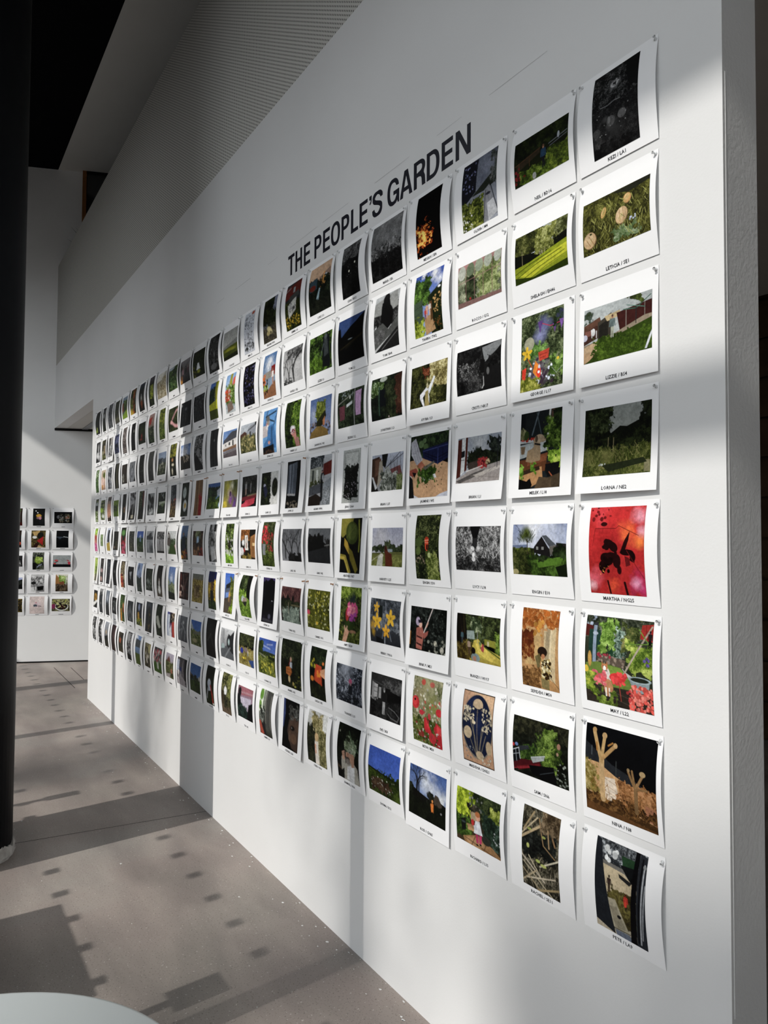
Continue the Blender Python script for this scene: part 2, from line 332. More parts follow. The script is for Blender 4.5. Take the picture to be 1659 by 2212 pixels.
# ---------------- wall title ----------------
def ell(cx, cy, rx, ry, a0, a1, n=14, p=2.4):
    o = []
    for i in range(n+1):
        a = math.radians(a0+(a1-a0)*i/n); c, s = math.cos(a), math.sin(a)
        o.append((cx+rx*math.copysign(abs(c)**(2/p), c), cy+ry*math.copysign(abs(s)**(2/p), s)))
    return o
T = .22; H_ = .145   # stem and arm weights in letter units (height 1, width w)
def glyph(ch, w):
    s = .0163/.091; h = .0138/.091
    if ch == 'T': return [[(0, 1-h), (w/2-s/2, 1-h), (w/2-s/2, 0), (w/2+s/2, 0), (w/2+s/2, 1-h), (w, 1-h), (w, 1), (0, 1)]]
    if ch == 'H': return [[(0, 0), (s, 0), (s, .44), (w-s, .44), (w-s, 0), (w, 0), (w, 1), (w-s, 1), (w-s, .44+h), (s, .44+h), (s, 1), (0, 1)]]
    if ch == 'E': return [[(0, 0), (w, 0), (w, h), (s, h), (s, .44), (w*.93, .44), (w*.93, .44+h), (s, .44+h), (s, 1-h), (w*.98, 1-h), (w*.98, 1), (0, 1)]]
    if ch == 'L': return [[(0, 0), (w, 0), (w, h), (s, h), (s, 1), (0, 1)]]
    if ch == 'N': return [[(0, 0), (s, 0), (s, .70), (w-s*1.1, 0), (w, 0), (w, 1), (w-s, 1), (w-s, .30), (s*1.1, 1), (0, 1)]]
    if ch == 'A': return [[(0, 0), (s*1.08, 0), (w*.5-(w*.5-s*.95)*.76, .22), (w*.5+(w*.5-s*.95)*.76, .22), (w-s*1.08, 0), (w, 0), (w*.5+s*.62, 1), (w*.5-s*.62, 1)],
                          [(w*.5-.13, .22+h), (w*.5+.13, .22+h), (w*.5, .80)]]
    if ch == 'O': return [ell(w/2, .5, w/2, .515, 0, 360, 48), ell(w/2, .5, w/2-s, .515-h, 0, 360, 48)]
    if ch == 'P': return [[(0, 0), (s, 0), (s, .38)]+ell(w*.45, .69, w*.55, .31, -90, 90)+[(0, 1)], [(s, .38+h)]+ell(w*.45, .69, w*.55-s, .31-h, -90, 90)+[(s, 1-h)]]
    if ch == 'R': return [[(0, 0), (s, 0), (s, .40), (w*.45, .40)]+[(w*.62, .36), (w*.68, .28), (w*.72, 0), (w*.72+s*1.1, 0), (w*.72+s*.95, .32), (w*.86, .46)]+ell(w*.45, .72, w*.53, .28, -38, 90)+[(0, 1)],
                          [(s, .40+h)]+ell(w*.45, .72, w*.53-s, .28-h*.95, -80, 90)+[(s, 1-h)]]
    if ch == 'D': return [[(0, 0)]+ell(w*.42, .5, w*.58, .5, -90, 90, 20)+[(0, 1)], [(s, h)]+ell(w*.42, .5, w*.58-s, .5-h, -90, 90, 20)+[(s, 1-h)]]
    if ch == 'G': return [ell(w/2, .5, w/2, .515, 32, 270, 34)+[(w*.72, .02), (w*.86, .11), (w*.88, 0), (w, 0), (w, .52), (w*.52, .52), (w*.52, .52-h), (w-s, .52-h), (w-s, .30)]+ell(w/2, .5, w/2-s, .515-h, -35, -90, 8)+ell(w/2, .5, w/2-s, .515-h, 270, 32, 30)[1:]+[(w*.80, .68), (w*.97, .68)]]
    if ch == 'S':
        c = [(w*.93, .70), (w*.90, .80), (w*.74, .90), (w*.5, .935), (w*.26, .90), (w*.13, .80), (w*.13, .70), (w*.24, .61), (w*.5, .535), (w*.76, .455), (w*.88, .36), (w*.87, .22), (w*.74, .11), (w*.5, .065), (w*.26, .10), (w*.12, .20), (w*.08, .32)]
        # smooth centre line then offset
        P = [Vector((a, b, 0)) for a, b in c]; Q = []
        for i in range(len(P)-1):
            p0 = P[max(i-1, 0)]; p1 = P[i]; p2 = P[i+1]; p3 = P[min(i+2, len(P)-1)]
            for k in range(4):
                t = k/4; Q.append(.5*((2*p1)+(-p0+p2)*t+(2*p0-5*p1+4*p2-p3)*t*t+(-p0+3*p1-3*p2+p3)*t**3))
        Q.append(P[-1]); a = []; b = []
        for i, q in enumerate(Q):
            d = (Q[min(i+1, len(Q)-1)]-Q[max(i-1, 0)]).normalized(); nn = Vector((-d.y, d.x, 0)); tk = (s*abs(nn.x)+h*abs(nn.y))*.41
            a.append(tuple((q+nn*tk)[:2])); b.append(tuple((q-nn*tk)[:2]))
        return [a+b[::-1]]
    if ch == "'": return [[(w*.2, .70), (w*.62, .78), (w*.62, .84), (w*.1, .84), (w*.1, 1), (w, 1), (w, .80), (w*.75, .68), (w*.3, .64)]]
TZ = 2.639; TH_ = .0905
title = empty('wall_title', (-1.27, 0, TZ), "large black title THE PEOPLE'S GARDEN lettered above the prints", 'lettering')
for ch, xa, xb in (('T', -1.896, -1.834), ('H', -1.823, -1.760), ('E', -1.742, -1.684), ('P', -1.645, -1.585), ('E', -1.570, -1.512), ('O', -1.503, -1.431), ('P', -1.419, -1.360), ('L', -1.346, -1.294),
                   ('E', -1.283, -1.226), ("'", -1.216, -1.199), ('S', -1.192, -1.128), ('G', -1.094, -1.021), ('A', -1.016, -.943), ('R', -.934, -.870), ('D', -.862, -.795), ('E', -.783, -.726), ('N', -.713, -.642)):
    w = (xb-xa)/TH_
    cu = bpy.data.curves.new('letter', 'CURVE'); cu.dimensions = '2D'; cu.fill_mode = 'BOTH'; cu.extrude = .0004
    for loop in glyph(ch, w):
        sp = cu.splines.new('POLY'); sp.points.add(len(loop)-1); sp.use_cyclic_u = True
        for i, (a, b) in enumerate(loop): sp.points[i].co = (a, b, 0, 1)
    to = bpy.data.objects.new('tmp', cu); link(to); dg = bpy.context.evaluated_depsgraph_get(); dg.update()
    me = bpy.data.meshes.new_from_object(to.evaluated_get(dg)); bpy.data.objects.remove(to)
    me.transform(Matrix(((TH_, 0, 0, 0), (0, 0, -1, 0), (0, TH_, 0, 0), (0, 0, 0, 1)))); me.materials.clear(); me.materials.append(M_INK); me.name = 'letter'
    o = bpy.data.objects.new('letter', me); link(o, title); o.location = (xa+1.27, -.0005, 0)

# ---------------- picture painter ----------------
_rt = np.random.default_rng(11).random((96, 96))
def vnoise(x, y, seed):
    x = x+seed*7.31; y = y+seed*3.77; xi = np.floor(x).astype(int); yi = np.floor(y).astype(int); fx = x-xi; fy = y-yi
    fx = fx*fx*(3-2*fx); fy = fy*fy*(3-2*fy); a = _rt[yi % 96, xi % 96]; b = _rt[yi % 96, (xi+1) % 96]; c = _rt[(yi+1) % 96, xi % 96]; d = _rt[(yi+1) % 96, (xi+1) % 96]
    return (a*(1-fx)+b*fx)*(1-fy)+(c*(1-fx)+d*fx)*fy
ARG = {'g': 2, 'h': 2}
def paint(rec, nx, ny, asp, seed):
    """asp = height/width. returns linear rgb array ny*nx*3"""
    U, V = np.meshgrid((np.arange(nx)+.5)/nx, (np.arange(ny)+.5)/ny); VA = V*asp; img = np.zeros((ny, nx, 3)); px = 1.0/nx
    rg = np.random.default_rng(seed); rr = random.Random(seed); cl = lambda s: np.array(srgb(s)); st = [seed % 17+1]
    def ns(s, o=3):
        st[0] += 1; t = 0; a = .5; k = 1
        for i in range(o): t = t+a*vnoise(U*s*k, VA*s*k, st[0]+i*5); k *= 2.1; a *= .62
        return np.clip((t/(.5*(1-.62**o)/(1-.62))-.5)*1.5+.5, 0, 1)
    def put(mask, c): img[:] = img*(1-mask[..., None])+c*mask[..., None]
    def win(x0, y0, x1, y1):
        return slice(max(0, int(y0*ny)-1), min(ny, int(y1*ny)+2)), slice(max(0, int(x0*nx)-1), min(nx, int(x1*nx)+2))
    def ellipse(x, y, rx, ry, c, ang=0, soft=None):
        m_ = max(rx, ry*asp); w = win(x-m_*1.2-2*px, y-m_/asp*1.2-2/ny, x+m_*1.2+2*px, y+m_/asp*1.2+2/ny); u = U[w]-x; v = (V[w]-y)*asp
        if ang: a = math.radians(-ang); u, v = u*math.cos(a)-v*math.sin(a), u*math.sin(a)+v*math.cos(a)
        d = np.sqrt((u/rx)**2+(v/(ry*asp))**2); e = (px*.8/min(rx, ry*asp)) if soft is None else soft
        mk = np.clip((1-d)/max(e, .02)+.5, 0, 1)[..., None]; sub = img[w]; img[w] = sub*(1-mk)+c*mk
    def poly(pts, c):
        xs = pts[0::2]; ys = pts[1::2]; w = win(min(xs), min(ys), max(xs), max(ys)); acc = 0
        if U[w].size == 0: return
        for ou in (-.25, .25):
            for ov in (-.25, .25):
                u = U[w]+ou/nx; v = V[w]+ov/ny; ins = np.zeros(u.shape, bool); n = len(xs)
                for i in range(n):
                    x0, y0, x1, y1 = xs[i], ys[i], xs[(i+1) % n], ys[(i+1) % n]
                    if y0 == y1: continue
                    ins ^= ((y0 > v) != (y1 > v)) & (u < (x1-x0)*(v-y0)/(y1-y0)+x0)
                acc = acc+ins*.25
        mk = acc[..., None]; img[w] = img[w]*(1-mk)+c*mk
    def line(wd, pts, c):
        for i in range(0, len(pts)-2, 2):
            x0, y0, x1, y1 = pts[i:i+4]; w = win(min(x0, x1)-wd, min(y0, y1)-wd/asp, max(x0, x1)+wd, max(y0, y1)+wd/asp)
            u = U[w]; v = VA[w]; dx, dy = x1-x0, (y1-y0)*asp; L = dx*dx+dy*dy+1e-9
            if u.size == 0: continue
            t = np.clip(((u-x0)*dx+(v-y0*asp)*dy)/L, 0, 1); d = np.hypot(u-x0-t*dx, v-y0*asp-t*dy)
            hw = wd/2; k = min(1, wd/px); hw = max(hw, px*.5); mk = (np.clip((hw-d)/px+.5, 0, 1)*k)[..., None]; img[w] = img[w]*(1-mk)+c*mk
    def blob(c, x, y, r, z=.6):
        d = np.hypot(U-x, (V-y)*asp)/r; put(np.clip(1.15-d+(ns(9, 2)-.5)*z, 0, 1)**1.2, c)
    for cmd in rec.split(';'):
        t = cmd.split()
        if not t: continue
        k, a = t[0], t[1:]
        if k == 'g': c0, c1 = cl(a[0]), cl(a[1]); img[:] = c0+(c1-c0)*V[..., None]
        elif k == 'h': c0, c1 = cl(a[0]), cl(a[1]); img[:] = c0+(c1-c0)*U[..., None]
        elif k == 'f':
            x0, y0, x1, y1 = map(float, a[:4]); c0, c1, c2 = cl(a[4]), cl(a[5]), cl(a[6]); s = float(a[7]) if len(a) > 7 else 12
            n1 = ns(s*.55, 2); n2 = ns(s*2.2, 3); tt = np.clip(.42*n1+.58*n2+(rg.random(U.shape)-.5)*.34, 0, 1); tt = np.clip((tt-.5)*1.75+.42, 0, 1)
            lo = np.clip(tt/.5, 0, 1)[..., None]; hi = np.clip((tt-.55)/.4, 0, 1)[..., None]; colr = (c0+(c1-c0)*lo)*(1-hi)+c2*hi
            e = .05; q = (ns(s*1.1, 3)-.5)*.16
            mk = np.ones(U.shape)
            if x0 > 0: mk = mk*np.clip((U-x0+q)/.02+.5, 0, 1)
            if x1 < 1: mk = mk*np.clip((x1-U+q)/.02+.5, 0, 1)
            if y0 > 0: mk = mk*np.clip((V-y0+q)/.02+.5, 0, 1)
            if y1 < 1: mk = mk*np.clip((y1-V+q)/.02+.5, 0, 1)
            img[:] = img*(1-mk[..., None])+colr*mk[..., None]
        elif k == 'r': x0, y0, x1, y1 = map(float, a[:4]); poly([x0, y0, x1, y0, x1, y1, x0, y1], cl(a[4]))
        elif k == 'e': x, y, rx, ry = map(float, a[:4]); ellipse(x, y, rx, ry, cl(a[4]), float(a[5]) if len(a) > 5 else 0)
        elif k == 'p': poly(list(map(float, a[1:])), cl(a[0]))
        elif k == 'l': line(float(a[1]), list(map(float, a[2:])), cl(a[0]))
        elif k == 'b': blob(cl(a[0]), *map(float, a[1:4]))
        elif k == 's':
            x0, y0, x1, y1 = map(float, a[:4]); n = int(a[4]); r = float(a[5]); c = cl(a[6])
            for i in range(n): q = r*rr.uniform(.5, 1.15); ellipse(rr.uniform(x0, x1), rr.uniform(y0, y1), q, q/asp*rr.uniform(.6, 1.2), c*rr.uniform(.65, 1.2), rr.uniform(0, 90))
        elif k == 'v':
            c = cl(a[0]); x0, y0, x1, y1 = map(float, a[1:5])
            for i in range(int(a[5])):
                x = rr.uniform(x0, x1); y = rr.uniform(y0, y1); h = rr.uniform(.05, .13); line(.007, [x, min(y+h, y1), x+rr.uniform(-.07, .07), y], c*rr.uniform(.6, 1.15))
        elif k == 'F':
            x, y, rx, ry = map(float, a[:4]); d = np.hypot((U-x)/rx, (V-y)/ry); q = np.clip(1.25-d+(ns(13, 4)-.5)*1.9, 0, 1)
            for th, c in ((.25, 'a03c08'), (.5, 'f08a18'), (.75, 'ffe070')): put(np.clip((q-th)/.15, 0, 1), cl(c))
        elif k == '*':
            x, y, r = map(float, a[:3]); u = U-x; v = (V-y)*asp; th = np.arctan2(v, u)+1.57; d = np.hypot(u, v)/r
            put(np.clip((.42+.58*np.abs(np.cos(2.5*th))**1.6-d)/(px/r*1.2)+.5, 0, 1), cl(a[3])); ellipse(x, y, r*.16, r*.16/asp, cl(a[3])*.6)
        elif k == 't':
            c = cl(a[0]); x, yb, yt, w0 = map(float, a[1:5]); tw = min(w0, .05)
            def br(x, y, L, an, w, dpt):
                x2 = x+L*math.sin(an)*asp; y2 = y-L*math.cos(an); line(w, [x, y, x2, y2], c)
                if dpt: 
                    for q in (-1, 1): br(x2, y2, L*rr.uniform(.6, .82), an+q*rr.uniform(.25, .65), w*.62, dpt-1)
            br(x, yb, (yb-yt)*.36, rr.uniform(-.1, .1), tw, 5)
        elif k == 'm':
            x, y, h = map(float, a[:3]); sk, tp, bt = cl(a[3]), cl(a[4]), cl(a[5]); w = h*asp*.105
            poly([x-w*.75, y-h*.5, x+w*.75, y-h*.5, x+w*.7, y-.01, x+w*.2, y, x, y-h*.3, x-w*.25, y, x-w*.75, y-.01], bt)
            poly([x-w, y-h*.82, x+w, y-h*.82, x+w*.85, y-h*.47, x-w*.85, y-h*.47], tp)
            line(w*.5, [x-w*1.05, y-h*.78, x-w*1.35, y-h*.5], tp); line(w*.5, [x+w*1.05, y-h*.78, x+w*1.3, y-h*.5], tp)
            ellipse(x, y-h*.9, w*.48, h*.085, sk); ellipse(x, y-h*.94, w*.5, h*.055, sk*.35)
    img *= (1+(ns(5, 3)-.5)*.30+(ns(34, 3)-.5)*.42)[..., None]*(1+(rg.random((ny, nx, 1))-.5)*.10)
    img[..., 0] += .22*np.maximum(0, img[..., 1]-img[..., 0])
    img = np.clip(img, 0, 1); lum = img.mean(2, keepdims=True); img = (lum+(img-lum)*.88)**1.12*.88
    return np.clip(img, 0, 1)

# ---------------- prints ----------------
PW, PH, PITCH, ROWP = .2225, .2385, .245, .25789
KX = [0, 1, 2, 3, 4, 5, 12, 14, 16, 18, 20, 23]
DXT = {0: [.000, -.008, -.003, -.002, -.003, -.004, .004, .012, .020, .030, .044, .040],
       3.5: [.0055, .004, .002, -.001, -.007, -.011, -.009, -.010, .004, .018, .036, .038],
       7: [-.003, .0005, -.001, -.003, -.0095, -.011, -.006, -.010, .010, .015, .034, .038]}
DZT = {0: [.004, .004, .004, .001, -.002, -.002, -.0075, -.006, -.006, -.007, -.007, -.004],
       3.5: [-.002, -.002, -.003, -.005, -.006, -.007, -.014, -.015, -.014, -.013, -.012, -.012],
       7: [.005, .003, .002, .001, .003, .005, -.003, -.005, -.011, -.015, -.016, -.016]}
def tab(T_, k, r):
    q = [np.interp(k, KX, T_[j]) for j in (0, 3.5, 7)]; return float(np.interp(r, (0, 3.5, 7), q))
def pin_mesh():
    prof = [(.0006, .004), (.0006, 0), (.0040, -.0002), (.0042, -.0012), (.0022, -.0022), (.0018, -.0065), (.0030, -.0085), (.0036, -.0100), (.0030, -.0108)]
    v = []; f = []; n = 10
    for r, y in prof:
        for i in range(n): a = 2*math.pi*i/n; v.append((r*math.cos(a), y, r*math.sin(a)))
    for k in range(len(prof)-1):
        for i in range(n): j = (i+1) % n; f.append((k*n+i, k*n+j, (k+1)*n+j, (k+1)*n+i))
    f.append(tuple(range(n))); f.append(tuple((len(prof)-1)*n+i for i in range(n))[::-1])
    out = []
    for M in (M_PIN, M_PINW):
        me = bpy.data.meshes.new('push_pin'); me.from_pydata(v, [], f); me.materials.append(M); me.polygons.foreach_set('use_smooth', [True]*len(me.polygons)); me.update(); out.append(me)
    return out
PINM = pin_mesh()
def grid_mesh(name, P, nx, ny, M, cols=None):
    """P: (ny*nx,3) array"""
    me = bpy.data.meshes.new(name); nf = (nx-1)*(ny-1); me.vertices.add(nx*ny); me.vertices.foreach_set('co', P.astype(np.float32).ravel())
    i = (np.arange(ny-1)[:, None]*nx+np.arange(nx-1)[None]).ravel(); q = np.stack([i, i+nx, i+nx+1, i+1], 1).astype(np.int32)
    me.loops.add(nf*4); me.loops.foreach_set('vertex_index', q.ravel()); me.polygons.add(nf)
    me.polygons.foreach_set('loop_start', np.arange(0, nf*4, 4, dtype=np.int32)); me.polygons.foreach_set('loop_total', np.full(nf, 4, np.int32))
    me.polygons.foreach_set('use_smooth', np.ones(nf, bool)); me.update(calc_edges=True)
    if cols is not None:
        a = me.color_attributes.new('ink', 'FLOAT_COLOR', 'POINT'); c = np.ones((nx*ny, 4), np.float32); c[:, :3] = cols.reshape(-1, 3); a.data.foreach_set('color', c.ravel())
    me.materials.append(M); return me
def text_mesh(txt):
    cu = bpy.data.curves.new('caption', 'FONT'); cu.body = txt; cu.size = .0118; cu.align_x = 'CENTER'; cu.resolution_u = 1; cu.offset = .00012
    to = bpy.data.objects.new('tmp', cu); link(to); dg = bpy.context.evaluated_depsgraph_get(); dg.update()
    me = bpy.data.meshes.new_from_object(to.evaluated_get(dg)); bpy.data.objects.remove(to); me.materials.clear(); return me
def dash_mesh(rg, w):
    v = []; f = []; x = -w/2
    while x < w/2:
        L = rg.uniform(.004, .007); n = len(v); v += [(x, .001, 0), (x+L, .001, 0), (x+L, .0075, 0), (x, .0075, 0)]; f.append((n, n+1, n+2, n+3)); x += L+.0022
    me = bpy.data.meshes.new('caption'); me.from_pydata(v, [], f); return me
ORD = ['first', 'second', 'third', 'fourth', 'fifth', 'sixth', 'seventh', 'eighth', 'ninth', 'tenth', 'eleventh', 'twelfth', 'thirteenth', 'fourteenth', 'fifteenth', 'sixteenth', 'seventeenth', 'eighteenth', 'nineteenth', 'twentieth', '21st', '22nd', '23rd', '24th']
def make_print(origin, ax, nrm, wh, cap, rec, seed, res, label, group, belly, flare, twist, wood=(0, 0), roll=0.0, pw=PW):
    """origin: wall point at the middle of the paper's top edge; ax: unit vector to the right along the wall; nrm: unit vector out of the wall"""
    e = empty('photo_print', origin+nrm*.001, label, 'photograph', group)
    A = np.array(ax); N = np.array(nrm); Z = np.array((0, 0, 1.)); cr, sr = math.cos(roll), math.sin(roll)
    rg = random.Random(seed*7+1)
    def surf(x, d, off):
        v = np.clip((d-.012)/(PH-.012), 0, 1)
        y = belly*np.sin(np.pi*v**.85)*(1+twist*x/(.5*pw))+flare*(1+twist*x/(.5*pw))*v**2+.0006+off
        y = y+(.0025*np.clip(1-d/.012, 0, 1)*(np.abs(x)/(.5*pw))*0)
        # hanging: bulging paper draws its foot up a little
        dd = d-(belly**2*9+flare**2*2.2)*v
        xx = x*cr+dd*sr; zz = -dd*cr+x*sr
        return xx[:, None]*A+y[:, None]*N+zz[:, None]*Z
    xs = np.linspace(-pw/2, pw/2, 9); ds = np.linspace(0, PH, 19); X, D_ = np.meshgrid(xs, ds)
    link(bpy.data.objects.new('paper', grid_mesh('paper', surf(X.ravel(), D_.ravel(), 0), 9, 19, M_PAPER)), e)
    w, h = wh; h = min(h, .203); d0 = .0135 if h > .185 else (PH-h)/2-.002
    nx, ny = res; X, D_ = np.meshgrid(np.linspace(-w/2, w/2, nx), np.linspace(d0, d0+h, ny))
    link(bpy.data.objects.new('picture', grid_mesh('picture', surf(X.ravel(), D_.ravel(), .0005), nx, ny, M_PIC, paint(rec, nx, ny, h/w, seed))), e)
    me = text_mesh(cap) if cap else dash_mesh(rg, rg.uniform(.03, .05)); n = len(me.vertices); c = np.empty(n*3, np.float32); me.vertices.foreach_get('co', c); c = c.reshape(-1, 3)
    P = surf(c[:, 0].astype(float), (PH-.0070-c[:, 1]).astype(float), .0009); me.vertices.foreach_set('co', P.astype(np.float32).ravel()); me.materials.append(M_INK2); me.update()
    link(bpy.data.objects.new('caption', me), e)
    for s, wd in ((-1, wood[0]), (1, wood[1])):
        o = bpy.data.objects.new('push_pin', PINM[1 if wd else 0]); link(o, e)
        q = surf(np.array([s*(pw/2-.0065)]), np.array([.0105]), .0003)[0]; o.location = q
        base = Matrix((( ax[0], -nrm[0], 0), (ax[1], -nrm[1], 0), (0, 0, 1))).to_4x4()
        o.rotation_euler = (base @ Matrix.Rotation(rg.uniform(-.25, .3), 4, 'X') @ Matrix.Rotation(rg.uniform(-.25, .25), 4, 'Z')).to_euler()
        if wd: o['label'] = 'brown wooden push pin'
